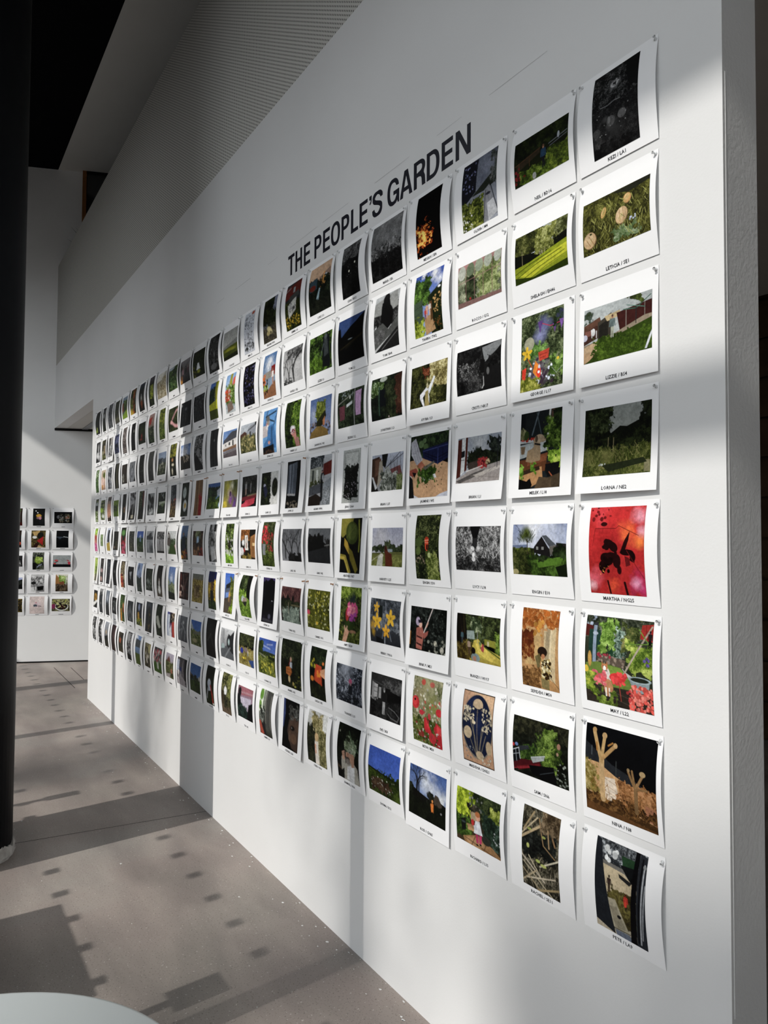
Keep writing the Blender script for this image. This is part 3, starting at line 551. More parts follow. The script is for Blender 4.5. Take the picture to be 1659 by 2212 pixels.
DATA = r'''0 0|130,207|KEZI / LA1|a monochrome garden with pale flowers|g 1c1c1c 202020; f 0 0 1 .55 0a0a0a 222 606060 20; b 888 .5 .21 .13; e .48 .22 .08 .035 b0b0b0; e .55 .19 .04 .04 aaa; f .3 .02 .75 .2 0a0a0a 2a2a2a 666 26; p 161616 .7 0 1 0 1 .4 .78 .3; f 0 .45 1 1 151515 252525 3a3a3a 22; l 777 .02 .2 .43 .35 .44 .5 .42 .62 .43; b 555 .1 .72 .11; b 606060 .43 .66 .12; b 666 .66 .62 .09; b 4a4a4a .3 .6 .09; b 444 .12 .85 .12; b 333 .5 .76 .2; e .1 .7 .08 .045 4c4c4c; e .42 .64 .09 .06 5c5c5c; e .38 .62 .03 .04 777; e .66 .62 .09 .05 666; l 333 .01 .42 .66 .4 .8; l 333 .01 .66 .65 .64 .75; s .05 .5 .8 .8 16 .012 8a8a8a; f 0 .86 1 1 060606 141414 2a2a2a 20
0 1|190,122|NEIL / BD16|a man in blue on an allotment|g 141a08 1c240c; f 0 0 1 .4 0a0f04 1c260c 33421a 12; p 3a3020 .05 .5 .5 .38 .5 .5 .05 .68; l 5a4028 .012 .02 .52 .5 .4; l 5a4028 .01 .1 .7 .1 .5; l 5a4028 .01 .3 .66 .3 .45; f .6 .5 1 1 2a380f 55701c 8a9a30 14; l 777c80 .012 .66 .42 .98 .34; l 70757c .01 .68 .48 .98 .4; f .1 .7 .65 1 1c2a08 4c6a18 7f9a3a 12; m .56 .86 .5 c09070 1c4a66 1a1a22; e .83 .34 .02 .07 aab0b8; e .38 .92 .035 .07 999c9a; s .02 .6 .2 .95 14 .02 7a2020
0 2|150,203|OLIVIA / M4|grey flats above a planted balcony|g 59606e a0a6b0; b 8a90a0 .7 .2 .3; b 6a7080 .6 .35 .2; p 1c1c24 0 0 .45 .02 .42 .5 .1 .62 0 .66; s .03 .05 .4 .45 30 .022 7a80a8; s .05 .1 .4 .5 14 .02 20202a; p 2a3026 .3 .55 1 .3 1 .5 .7 .55; f .85 .05 1 .5 252a2a 4c5550 70 10; f 0 .6 .65 1 16200a 5a6a1c a4a850 12; s 0 .75 .3 1 24 .018 e8e8e0; p 8a8c92 .66 .55 .8 .5 1 .95 .6 1; p c0c2c6 .72 .75 .9 .72 1 .93 .74 1; l 222 .02 .82 .48 1 .9; l 222 .015 .7 .56 .6 1; e .76 .62 .07 .02 30303a
0 3|130,203|MEGAN / SE4|a bonfire blazing in the dark|g 030303 0a0604; F .3 .7 .3 .2; l ff9a30 .01 .03 .76 .2 .8 .32 .74; s .05 .5 .6 .8 26 .01 ffb040
0 4|187,200|MARIA / SE6|a monochrome rag line under cloud|g 7a7a7a 999; f 0 0 1 .5 666 7f7f7f 999 4; f 0 .42 1 .7 222 777 aaa 13; f 0 .6 1 1 060606 151515 2c2c2c 20; l 444 .01 .1 .52 .35 .62 .6 .46; p 1a1a1a .25 .62 .3 .6 .32 .75 .27 .76; p 1a1a1a .4 .6 .45 .58 .46 .72 .41 .74; p 222 .52 .56 .57 .5 .58 .66 .53 .7; l 333 .01 .03 .3 .1 .62; l 444 .01 .95 .2 .85 .5
0 5|130,200|LIDIA / BH12|dark blurred trees with two pale specks|g 454548 0a0a0a; f 0 0 1 .4 222 555 888 7; f 0 .28 1 1 070707 141414 262626 10; e .78 .42 .03 .02 f4f4e0; e .46 .53 .03 .02 f4f4e0; s .3 .3 .9 .7 8 .01 888
0 6|180,196|LUKE / S11|an orange house above a dim garden|g c8a48c c49c80; p d8b494 0 0 1 0 1 .3 0 .34; p 9a8070 .5 .28 .95 .16 1 .3 1 .42 .5 .42; r .7 .26 .82 .36 c8d0d8; f 0 .3 1 1 0c120c 1c261a 37422c 12; p 34505a .05 .3 .4 .26 .4 .5 .08 .52; e .2 .45 .14 .06 7a3020; l e09a40 .04 .7 .22 .66 .4; s .55 .3 .75 .5 14 .02 d8a050; p 8fb0b8 .35 .72 .5 .5 .55 .52 .45 .74; f 0 .75 1 1 0a0e0a 1c2218 2a3024 14
0 7|140,203|GEMMA / L8|a torn sign over yellow flowers|g 333a40 22281c; p 6a2a22 0 .08 1 0 1 .28 0 .36; r .5 .12 .62 .24 9aa0a0; l bbb .02 0 .16 .3 .1; f 0 .4 1 1 121808 26300f 4a5218 12; p c8c8c0 .2 .48 .75 .34 .7 .62 .25 .76; f .3 .48 .65 .62 444 999 ccc 12; s .05 .72 .9 .95 60 .022 c8a820; p 4a4c4a .3 .3 .9 .22 .9 .34 .3 .42
0 8|145,203|GRAHAM / SW18|a pale skull on a woodland path|g 8a90a4 40443c; f 0 0 .75 .6 0a0e06 1c240f 36401c 10; f .4 .3 1 .7 10160a 27301a 3c4628 12; f 0 .65 1 1 28241c 4c463a 6a6450 14; e .5 .74 .2 .07 c8bc8a 30; e .4 .8 .12 .05 a89c6a; e .58 .8 .05 .03 2a2418
0 9|130,203|EMMA / E5|black birds scattered on white|g cfd4dc c8ccd4; s .1 .08 .9 .9 70 .03 23242a; s .1 .1 .9 .9 60 .022 777c86; e .78 .06 .14 .04 b05028; s .1 .75 .9 .95 30 .045 2a2c26
0 10|190,150|COLIN / BN7|a green field under an empty grey sky|g a8a8a4 c4c4bc; p 8a8c88 0 .55 1 .4 1 .6 0 .66; p 56601c 0 .62 .5 .58 1 .56 1 1 0 1; e .5 .7 .35 .06 8a8c20; e .4 .8 .45 .07 3c4816; p 1c240f 0 .88 1 .84 1 1 0 1
0 11|150,203|PAT / M21|a monochrome figure among ruins|f 0 0 1 1 0a0a0a 2a2a2a 5a5a5a 9; r .3 .2 .9 .4 3a3a3a; m .6 .75 .3 999 777 555; e .5 .85 .3 .08 777; s .1 .1 .9 .9 24 .02 888
0 12|190,152|JO / L17|a white dress hanging in a dark garden|g 141a0c 0c0f08; f 0 0 1 1 0c1008 1a220f 303c1c 11; p e8ecec .42 .5 .52 .48 .62 .72 .32 .74; s 0 .6 .3 1 14 .03 8a8a28; e .48 .8 .12 .06 9aa030
0 13|190,140||pink figures before a glasshouse|g 8a8688 1c1a1c; p 3a3436 0 0 .3 .35 0 .5; l 3a3a3a .02 .4 .4 1 .1; l 444 .02 .45 .6 1 .4; l 444 .02 .7 .2 .7 .8; m .3 .9 .6 c09a8a b08a90 222; m .6 .85 .55 222 222 222; m .8 .9 .6 b09080 604048 222; e .12 .88 .12 .1 d09030; e .18 .75 .1 .1 8a6040
0 14|190,150||a dense green garden border|f 0 0 1 1 14200f 355a28 7a9a50 10; f 0 .2 1 .9 0c160c 28501c 5a8a50 14; e .3 .05 .3 .08 b8c8d0; s .1 .2 .9 .9 20 .025 9ac070
0 15|190,165||pale bleached grass|g c8c8c0 9a7a50; f 0 .2 1 1 8a7a58 b8ac8a d8d0b8 10; p e8e4d8 0 0 .8 0 .5 .3 0 .35
0 16|120,203||a dark bed lit by one yellow shrub|g 504a50 080c06; f 0 .2 1 1 0a0e06 1c260c 38481a 10; f .3 .3 .8 .75 50600f 8a9a20 b8c040 12
0 17|130,203||a figure with an orange coat at dusk|g 26303c 060806; f 0 .2 1 1 040604 0f140c 1c2416 10; m .5 .9 .5 e0e0d8 b8b8b0 8a3c18; e .5 .72 .16 .1 8a4418
0 18|150,190||orange blooms in a green bed|f 0 0 1 1 14180a 36401c 6a6a34 10; s .4 0 .8 1 50 .04 a8501c; s .1 .8 .5 1 18 .05 e0b820; s .1 .1 .5 .7 20 .03 8a9a40
0 19|150,170||a brick house across a lawn|g 8aa0b4 3c5016; p 8a4a3c 0 .3 .3 .25 .4 .6 0 .75; f .3 .2 1 .7 1c2a0f 3f5a20 6a8a3c 9; p 7aa020 0 .85 1 .6 1 1 0 1
0 20|150,180||a shady garden path|f 0 0 1 1 14180c 2c341c 505a34 9; p 6a6450 .3 .7 .7 .6 .8 1 0 1; e .5 .8 .3 .05 8a8a60
0 21|150,203||a blurred grey pond|g 666a6c 4a4c4e; f 0 0 1 1 3c3e40 5c5e62 7c8084 9; e .5 .45 .1 .2 1c1c1c
0 22|120,203||a white figure in a black doorway|g 0a0a0a 1c2410; e .4 .35 .14 .1 d8dcdc; e .5 .15 .1 .06 889; l aaa .03 .4 .4 .3 .5
0 23|150,203||a dark hedge with one lit leaf|f 0 0 1 1 060a08 121812 26301c 9; e .3 .85 .14 .06 a0c040; e .4 .75 .06 .05 c0d860
1 0|192,128|LETICIA / SE1|four cream pumpkins in long grass|f 0 0 1 1 2c2c10 56561f 84843c 16; v 7a7a3a 0 .1 1 1 160; v 303012 0 .1 1 1 120; p 2a2c20 .45 .02 1 0 1 .08 .7 .14; f .45 .72 .8 .95 3c5a34 6a8a58 a0b090 16; e .605 .525 .09 .155 7a6040 20; e .6 .51 .085 .15 d4b488 20; e .585 .48 .06 .11 e0c49c 20; l b08a58 .008 .57 .4 .58 .62; l b08a58 .008 .62 .38 .64 .63; e .12 .745 .1 .155 745a3c 30; e .11 .73 .095 .15 d0b084 30; e .1 .7 .065 .1 dcc096 30; e .13 .62 .02 .02 4a4a28; l a47c48 .008 .06 .7 .12 .84; l a47c48 .008 .1 .65 .17 .82; e .685 .25 .06 .095 7a5c38; e .68 .24 .055 .09 d0a468; e .675 .22 .035 .06 dcb880; e .33 .32 .035 .1 c8a060 20; e .32 .3 .02 .07 d8b478 20; s .72 .6 .8 .7 8 .014 c8d4e8; v b0b060 .1 .1 1 1 70
1 1|190,130|SHELAGH / EH46|a birch tree on a striped sunlit lawn|g b8c4d4 f0f4f8; f 0 0 .55 .5 22260f 4a5220 8a8c50 13; f .72 0 1 .55 2a3010 5a6230 9aa070 12; p 10140a 0 .4 .4 .48 1 .3 1 .52 0 .7; f .4 .02 .78 .55 3a4418 8a9040 c8cc8a 14; l b8b090 .014 .54 .5 .56 .78; l b8b090 .01 .5 .5 .53 .78; l a8a080 .008 .6 .48 .57 .76; l 888060 .01 .15 .35 .16 .7; p 90a010 0 .66 .3 .63 1 .46 1 1 0 1; p c4c820 .1 .85 .5 .66 1 .55 1 .75 .3 .95; l 5a6a08 .014 0 .78 .3 .68 .7 .6; l 5a6a08 .012 .05 .86 .4 .73 .9 .62; l 6a7a08 .012 .15 .92 .5 .8 .95 .68; l 6a7a08 .01 .3 .96 .6 .84 1 .74; p 2c4008 0 .85 .35 .96 1 .86 1 1 0 1
1 2|192,125|ROCCO / G12|plants behind arched misted windows|f 0 0 1 1 4c5044 808c6c b8bca0 12; f .2 .3 .45 1 141c10 3c4a30 5a6a48 9; f .45 .1 .95 .9 4c6030 8a9a60 b8c48a 16; p b08480 0 0 1 0 1 .1 0 .14; e .1 .18 .09 .17 b8bcb0; e .3 .16 .09 .16 6a7a60; e .5 .14 .09 .16 9aa890; e .7 .12 .09 .16 b0b8a8; e .91 .1 .08 .16 b8c0b4; l 9a7470 .01 0 .42 1 .36; l 9a7470 .01 .2 0 .2 1; l 9a7470 .01 .4 0 .4 1; l 9a7470 .01 .6 0 .6 1; l 9a7470 .01 .8 0 .8 1; p 8a6a64 0 .88 1 .92 1 1 0 1; l 9a7470 .02 0 0 0 1; l 9a7470 .02 1 0 1 1; e .3 .85 .02 .03 b03838
1 3|148,203|TAHIRA / TW2|people on a bright allotment path|g 2c5ab0 9ab8e0; b f0f2f4 .7 .1 .2; b e8ecf4 .9 .2 .12; b f0f4f8 .3 .02 .1; f 0 .1 .6 .5 142a0c 346024 68a040 10; p 22301a .5 .42 1 .25 1 .45 .55 .55; p 48604a 0 .45 .32 .42 .34 .8 0 .85; l 2a3a30 .01 0 .55 .3 .52; l 2a3a30 .01 0 .65 .3 .62; p 1c2a14 .6 .4 1 .3 1 1 .6 1; s .7 .4 1 .7 30 .025 c8a060; p b89468 .38 .75 .62 .68 .75 .95 .4 1; f 0 .72 .35 1 30400c 88a020 c8d850 9; p 6a4a2a .6 .5 .66 .5 .68 .78 .6 .8; m .58 .72 .22 b88a70 e8dcd0 d8b8a0; m .48 .75 .24 b88a70 d8a890 c89880; m .42 .76 .18 a06a50 c84030 903030; e .9 .32 .05 .02 f0f0f0; f .75 .78 1 1 0c120a 2c3a14 a0582c 9
1 4|150,196|TOM / BH4|a hooded silhouette seated against pale sky|g b8bcbe c4c6c6; f 0 .22 1 .6 1c1c1c 3c3c3c 666 12; p 9a9c9a 0 .12 .9 0 1 .3 .6 .38 0 .35; e .48 .1 .13 .1 1c1c1c; p 161616 .32 .15 .62 .13 .8 .5 .75 .58 .5 .68 .42 .52 .3 .5; e .56 .42 .24 .2 141414; p 5c5e5c 0 .6 .38 .52 .6 .66 1 .48 1 .68 0 .95; f 0 .62 .4 .85 4a4a4a 6a6a6a 888 12; p 262626 0 1 1 .66 1 1; l 888 .012 .3 .97 .95 .74
1 5|192,170|TOM / L2|a night sky over a black field|g 2a4a7c 38587c; p 050505 0 .2 .1 .18 .15 .4 .5 .22 .7 .15 1 0 1 1 0 1; p 14120a .3 .62 1 .45 1 .5 .3 .7; l 2c2614 .02 .1 .66 .95 .5; e .5 .5 .06 .01 8a9aa0
1 6|192,150|LIZZIE / L3|a stone statue among green leaves|f 0 0 1 1 0c1608 28441a 5a8a34 11; f 0 .6 .6 1 28440f 4c7a20 80b040 11; p 141a1c .6 .1 .85 .08 1 .5 .9 .95 .6 .9; e .72 .12 .06 .08 50585a; p 3c4446 .66 .2 .8 .2 .86 .6 .68 .65; l 5a6a6a .02 .65 .3 .52 .6; l 2a4a14 .03 .9 .3 .95 .8
1 7|185,152|ANGELO / SE2|a twisting bare tree in monochrome|g b0b0b0 c0c0c0; t 2c2c2c .55 1 .1 .12; t 3a3a3a .3 1 .3 .08; f .2 0 1 .3 2c2c2c 6a6a6a a8a8a8 14; f 0 .86 .5 1 1c1c1c 555 a0a0a0 16; l 2a2a2a .05 .55 .9 .5 .6 .7 .35 .95 .2; l 333 .03 .05 .7 .2 .3 .5 .15
1 8|135,203|CAITLIN / L3|a child at a red door in sunshine|g 3c78a8 a8b8c4; b e0e4e8 .5 .25 .35; p 9a948a 0 .45 1 .38 1 .55 0 .6; p 8a1c18 .68 .32 .98 .3 .98 .52 .68 .55; p 9a6a48 0 .78 .4 .82 1 .65 1 1 0 1; s 0 .45 .25 .7 24 .05 d06a24; s .1 .68 .4 .85 14 .04 b8d830; m .8 .75 .38 d0a088 e8e4e0 c09078; s .05 .6 .4 .9 12 .05 1c1c14
1 9|130,203|CARLA / L8|small violet flowers on black|g 101014 0a0a0e; s .1 .05 .95 .95 55 .035 4c4a78; s .1 .05 .95 .95 35 .025 8a88b0; s .1 .1 .9 .9 20 .02 706048; s .05 0 1 1 50 .02 20242a
1 10|128,203|SAM / N17|red flowers by a sunny terrace|g 7ab0e0 c8d0d0; p a8a428 .45 0 .65 0 .7 .35 .4 .35; f .1 .3 1 .8 1c3010 4c7a2c a0b860 9; s .05 .4 .5 .7 30 .06 e04a28; p e06a58 .75 .15 1 .1 1 .3 .75 .33; p 8a7468 .2 .75 .7 .72 .8 .92 .2 .98; s .3 .2 .7 .7 20 .03 e8e4dc
1 11|125,203|TED / B5|a yellow slope beneath blue sky and firs|g 3c78c0 7aa0d0; f 0 .15 .7 .6 14281c 1c3c28 3c5a34 8; p 9a9c28 .6 0 1 0 1 .6 .7 .6; p c8cc10 0 .6 1 .5 1 .8 0 .85; p 4c5c18 0 .75 1 .75 1 1 0 1
1 12|185,150||grey weeds in near darkness|f 0 0 1 1 16181c 24282c 3c4044 10; s .1 0 .9 .6 20 .025 6a6e72
1 13|185,150||pale stems against a dark wall|f 0 0 1 1 0c0e10 1a1c1e 30343a 9; l 8a8c8c .015 .4 .3 .5 .7 .45 1; l 6a6c6c .012 .6 .3 .6 .8; e .5 .3 .08 .06 7a7c80; e .1 .12 .05 .05 888
1 14|185,150||a pink hand reaching through leaves|f 0 0 1 1 141a0c 303c1c 505a30 9; l c89898 .08 .45 .5 .8 .2 1 .15; l e0a8a8 .1 .35 .6 .7 .8 1 .85; e .35 .62 .1 .07 e8b0b0
1 15|120,203||a yellow green hedge|f 0 0 1 1 26300c 6a7a20 a0a840 9; f 0 .5 1 1 20300f 5a7a20 90a048 12
1 16|128,203||a red roof above garden beds|g a88a84 4a5a3a; p a03028 .1 .15 .6 .1 .5 .35 .15 .4; f 0 .45 1 1 1c281a 4a5a3c 8a8c78 10; f 0 .7 1 1 0f1c14 2c4428 4c6a3c 10
1 17|180,152||a small red figure on dark grass|f 0 0 1 1 0f160a 1f2c12 34441c 9; m .5 .85 .35 a0301c b0281c 8a2418; e .35 .78 .12 .04 8a3020
1 18|110,203||a black frame with a single light|g 0c0a0a 0a0808; e .65 .3 .1 .05 8a8a80; e .7 .45 .05 .02 444
1 19|120,203||sepia branches and stones|f 0 0 1 1 2c2624 6a605c a89c98 9; e .5 .7 .3 .08 504644
1 20|150,150||a blue and violet border|f 0 0 1 1 141c3a 34406a 7c84b0 8; p 9aa0c8 .3 .2 .7 .1 .7 .4 .3 .5; e .5 .6 .3 .1 10142a
1 21|150,160||a white statue in monochrome|g b0aca8 5a5856; p 1c1a1a .2 0 .5 0 .4 .5 .1 .6; e .6 .6 .25 .25 d8d4d0; f .1 .4 1 1 444 999 e0e0e0 7
1 22|150,170||a pale candle in a hedge|g 20180f 303014; f 0 0 1 1 1c1a0f 3c3820 5a5a38 8; r .6 .3 .75 .7 d8bc90; e .3 .65 .2 .1 a09c7c; f 0 .75 1 1 28300f 5a5c28 8a8c50 9
1 23|150,180||a white iris in monochrome|g 0c0c0c 0c0c0c; e .55 .3 .16 .2 b8b8b8; e .4 .65 .25 .15 e8e8e8; e .7 .7 .15 .2 d0d0d0; s 0 0 1 1 18 .05 777
2 0|192,132|LIZZIE / BS4|a man crossing a lawn by garden sheds|g b0b8b8 c8d0d0; p 6a4a3a 0 .3 .25 .2 .3 .45 0 .5; p 50342a 0 .42 .2 .34 .26 .4 .26 .56 0 .66; r .02 .4 .16 .5 8a5c50; p 4a443a .22 .3 .42 .18 .46 .3 .46 .62 .22 .72; p 2c2a24 .24 .36 .38 .28 .38 .64 .24 .7; p c8b48a .32 .22 .55 .18 .56 .28 .36 .32; p 4a2420 .5 .22 1 .16 1 .5 .55 .55; l 8a8078 .012 .64 .2 .64 .55; l 8a8078 .01 .9 .18 .9 .45; p 9a8c78 0 .66 .4 .6 .9 .4 1 .4 1 .6 .3 .9 0 1; p c8ac88 0 .7 .35 .58 .28 .78 0 .9; p c0a07a 0 .8 .35 .82 .1 1 0 1; p 2f4a10 .08 .96 .3 .75 .5 .62 1 .46 1 .92 .3 1 0 1; f .15 .6 1 1 26400c 3a5a14 567a22 20; l 3a7060 .012 .6 .2 .78 .24 .98 .08; l 5a9080 .01 .65 .14 .9 .26; l 333 .012 .78 .22 .78 .5; e .15 .45 .03 .07 e0e0e0; l e8e8e8 .012 .12 .4 .13 .54; l e8e8e8 .012 .2 .44 .2 .56; e .02 .52 .04 .06 ccd; m .44 .64 .42 b08068 6a8080 b0b4a4; p d8dce0 .96 .78 1 .68 1 .75 .93 .98 .9 .98; f .7 0 .85 .12 34401c 5a7030 80a050 8; f .02 .12 .12 .28 22301c 3a4a2c 566 8
2 1|150,203|GEORGE / L17|a yellow star above a paper fire|f 0 0 1 1 1a2414 4a5c38 8a9870 12; b 6a7098 .55 .2 .22; b 8a90b8 .45 .3 .15; l c03c60 .015 .45 .14 .7 .22 1 .2; p 7a50a0 .75 .2 .85 .18 .8 .32; p 8a60b0 .9 .17 1 .17 .95 .3; p 6a4a90 .4 .12 .52 .12 .46 .28; f .8 .02 1 .2 101c10 2c4a28 446 8; f .2 .4 .6 .65 20441c 4c8a34 8ab868 10; e .2 .38 .12 .09 a8a890; b 8a7a90 .45 .78 .28; s .2 .6 .8 .95 40 .035 4a3a48; p c84830 .42 .52 .68 .5 .66 .62 .45 .64; l 802018 .01 .46 .56 .62 .55; l 802018 .01 .47 .6 .6 .59; p f09020 .3 .76 .36 .62 .46 .7 .42 .86; p e83c18 .38 .78 .46 .66 .5 .8 .44 .88; p e03a18 .04 .7 .14 .68 .12 .84 .04 .86; l c05a28 .02 .18 .58 .28 .7; s .2 .65 .8 .9 20 .03 d8e0f0; f .7 .62 1 .88 14240c 3c6a24 90b860 9; l 90a090 .012 .75 .76 .85 .84 1 .76; e .88 .66 .03 .02 e8c820; f 0 .85 .5 1 4a5410 98a030 d8d070 9; * .15 .5 .13 e8c010
2 2|192,132|CRISTI / NR17|a monochrome lane beside dark bushes|f 0 0 1 1 0c0c0c 1f1f1f 3a3a3a 14; p 8a8e90 .58 .06 .98 0 1 .2 .66 .42; p 141414 .55 .3 .66 .35 .62 .8 .54 .78; f .05 .35 .5 .7 1a1a1a 444 999 26; f .25 .65 .6 .95 222 444 666 20; p 1c1c1c .65 .4 .9 .2 1 .1 1 1 .6 1; l c8c8c8 .012 .62 .7 .62 .88 .58 .94; e .72 .6 .03 .08 666; f .7 .25 1 .5 0c0c0c 222 444 14; r 0 0 1 .01 000; r 0 .985 1 1 000; r 0 0 .008 1 000; r .992 0 1 1 000
2 3|188,135|AYUBA / L3|a person in a gold waistcoat reaching up|f 0 0 1 1 14160c 2a2f14 565a2c 12; f .5 0 1 .6 5a5028 a89c60 e0d8a8 13; f .35 .08 .55 .3 3a1c10 8a4a28 a86a48 12; f .5 .6 1 1 1c200c 4a4c20 8a8a50 10; p e4e8ec .4 .62 .44 .55 .5 .6 .64 .32 .68 .36 .54 .72 .48 .7; p e8e8ec .28 .7 .42 .58 .46 .66 .36 .78 .42 1 .38 1 .28 .8; p a89860 .42 .66 .5 .62 .55 1 .42 1; e .47 .52 .025 .07 c8c098; p e4e8ec .5 .7 .53 .75 .55 .96 .53 .9
2 4|186,148|JONATHAN / L3|a green post by a dim brick wall|f 0 0 1 1 0a0f0c 16201a 2a3a26 10; f 0 .1 .45 .4 1c2c14 486a34 9ab090 11; e .4 .06 .12 .06 a8b0a8; p 3a241c .76 .06 1 0 1 .95 .8 .9; f .78 .1 1 .9 341f18 4c2e22 62402f 22; r .26 .22 .3 .9 2c4a3c; r .3 .3 .5 .7 10161a; f .5 .1 .8 1 10180f 24301c 3f4a30 12; e .58 .96 .02 .02 b8a8a0
2 5|190,138|JELENA / L2|a pink towel on a washing line|f 0 0 1 1 121a10 2a3a28 4c5c44 12; s .1 0 .6 .2 24 .015 a0b0b0; p d0a8d0 .68 .1 .9 .08 .88 .75 .7 .75; p 70404a .08 .42 .3 .4 .28 .78 .1 .8; l b8b8b0 .01 .02 .35 .6 .12; l e0e4e0 .014 .65 0 .64 1; p c8d0d0 .35 .4 .58 .32 .58 .4 .36 .48; e .48 .22 .02 .04 e0e8e0
2 6|180,160|SHANNON / W2|a hat heaped with leaves in a crowd|g 4a6a9a 8a9ab8; b a8b4c8 .2 .45 .2; s 0 .6 1 .9 40 .03 3a2c28; s 0 .62 1 .8 30 .02 9a8070; f .3 .1 .72 .6 26340c 6a7a28 a0a850 12; p 2a2a18 .3 .7 .34 .6 .72 .35 .78 .5 .66 .7 .4 .78; p 8a7038 0 1 .08 .85 .35 .72 .6 .74 .85 .85 .9 1; p b87a50 .62 .6 .72 .5 .72 .72 .64 .74; l 3c4a20 .02 .4 .1 .34 0
2 7|140,200|KAREN / L17|a pale hand cupping white petals|f 0 0 1 1 0c140c 1c2c14 3c5a24 12; f .5 .05 1 1 1c3410 4c7a24 8ab040 12; e .55 .62 .15 .08 e0d8e0; p c88a80 .4 .7 .55 .62 .7 .6 .75 .72 .82 .9 .7 .98 .6 .8; e .58 .66 .1 .05 8a2838; s .4 .55 .7 .7 20 .02 f0f0f0; p b0807a .7 .82 .9 .8 .95 1 .7 1
2 8|150,203|ETHAN / L39|a bearded man in a blue coat|g 4a9ad0 5aa8d8; l 20303c .04 .3 0 .1 .5; l 20303c .05 .2 .15 .9 .08; l 20303c .05 .3 .2 .8 .3; l 20303c .04 1 .1 .75 .5; p c0b8b8 0 .35 .4 .35 .4 .6 0 .62; e .38 .3 .13 .1 9a9088; e .36 .2 .12 .06 6a6a68; e .36 .4 .08 .06 e0dcd8; e .3 .33 .05 .03 c87a6a; p 1c7ab0 .4 .38 .8 .35 1 .7 .9 .9 .5 .85 .1 .85 .12 .75 .35 .65; p 1a5a84 .62 .4 .72 .4 .74 .9 .6 .9; p 14181c 0 .84 .8 .8 .8 1 0 1; e .48 .75 .08 .04 d09888; s 0 .9 .9 1 14 .05 5a4030
2 9|186,140|ALEX / BT1|an overgrown row of grey houses|g b8c0c8 a0a4a0; p 9aa0a8 .4 .3 .6 .1 1 .05 1 .6 .4 .6; p 5a3c34 0 .35 .3 .25 .45 .35 .4 .5 0 .5; l 333 .03 .5 .25 .9 .12; r .9 0 1 .12 222; f 0 .4 1 1 343c20 6a6a40 a8a070 14; r .6 .3 .7 .5 4a4c50; s .1 .4 .9 .9 30 .03 c8b87c
2 10|186,138|ROS / N1|a long white pavilion with a dark roof|g 5a90c8 a8c4e0; p 50525a .08 .35 .6 .08 1 .06 1 .36 .05 .5; p e8e4e0 0 .48 1 .34 1 .6 0 .68; r .7 .4 .8 .6 1c1c1c; r .45 .45 .55 .56 444; r .2 .5 .26 .58 444; p 8a6a50 0 .68 1 .58 1 .7 0 .78; p 6a6064 0 .8 1 .7 1 1 0 1; l 333 .015 .2 .9 .5 .8; l ccc .01 0 .85 1 .75
2 11|120,203|NOEL / M20|dark vertical folds of cloth|h 26282a 303234; l 444648 .06 .2 0 .2 1; l 1a1a1c .06 .4 0 .42 1; l 3c3e40 .05 .6 0 .6 1; l 18181a .06 .8 0 .8 1; e .55 .3 .05 .03 999
2 12|135,203||a stone face among leaves, monochrome|f 0 0 1 1 161616 5c5c5c b0b0b0 7; e .5 .5 .2 .12 888; p 1c1c20 0 .7 .3 .55 1 .9 1 1 0 1
2 13|180,150||a festival crowd under a cloudy sky|g 4a84c0 c0ccd8; b e8ecf0 .4 .3 .4; f 0 .45 1 .65 1c1a16 3a342c 5a5044 9; p 2c2a26 0 .6 1 .6 1 1 0 1; s .3 .45 .8 .7 24 .035 d0c0a8
2 14|130,203||an orange bloom lit on black|g 20240a 060806; f 0 0 1 .5 2c300c 7a8020 c0b840 8; f 0 .4 1 1 0a0c06 1c2010 343c1c 9; e .45 .5 .12 .05 c89060; e .5 .65 .16 .04 e8e0c8; e .4 .85 .09 .1 d8d0b8
2 15|175,150||rooftops beneath a hazy sky|g 88a0bc c0ccd4; f 0 .3 1 .6 202830 3c4a50 667078 8; f 0 .5 1 1 1a2418 34402c 66705a 10; s .2 .5 .8 .8 12 .05 b0b0a0
2 16|125,203||grey water|g 50524e 2c2e2c; f .3 .5 .8 1 262826 3a3c3a 4a4c4a 6
2 17|125,203||a night hedge|f 0 0 1 1 060808 101410 1c241c 8; s .2 .2 .8 .8 8 .04 545a50
2 18|160,150||a grey curled leaf|g 707478 8a8e94; e .5 .5 .2 .3 50545a 30; e .5 .5 .12 .2 9a9ea4 30; p 0c0c0c .6 1 1 .7 1 1; p 1c1c1c 0 .9 .2 .7 .2 1 0 1
2 19|170,150||brown fence posts at dusk|g 2c2420 201a16; l 5c4a3a .04 .2 .1 .2 .7; l 4a3c30 .04 .45 .1 .45 .7; l 4a3c30 .03 .7 .1 .7 .7; f 0 .6 1 1 1c1812 383024 5a5040 9; s .1 .5 .4 .9 10 .04 b0b0a8
2 20|130,203||dark curtains with a yellow stripe|h 1c1a16 2a2824; l 8a8460 .16 .6 0 .55 1; l 0c0c0a .12 .85 0 .85 1; l 4a4838 .1 .3 0 .25 1
2 21|150,180||tangled monochrome branches|f 0 0 1 1 2a2c30 70747a b0b4ba 6; l 1c1c1c .06 .2 0 .5 1; l 1c1c1c .05 .8 0 .4 1; l ccc .05 0 .4 1 .6
2 22|150,170||a pale pink rose against a shrub|g c8b8a0 b89a88; e .65 .3 .25 .18 5a6a20; e .45 .62 .35 .25 e8c8b8; s .2 .8 .6 1 8 .08 d89830; l c09080 .04 .7 .5 .8 .9
2 23|120,203||bright ferns|f 0 0 1 1 204018 6a9a50 d0e0c8 7; f .2 .4 .8 1 143010 346a28 6a9a50 8
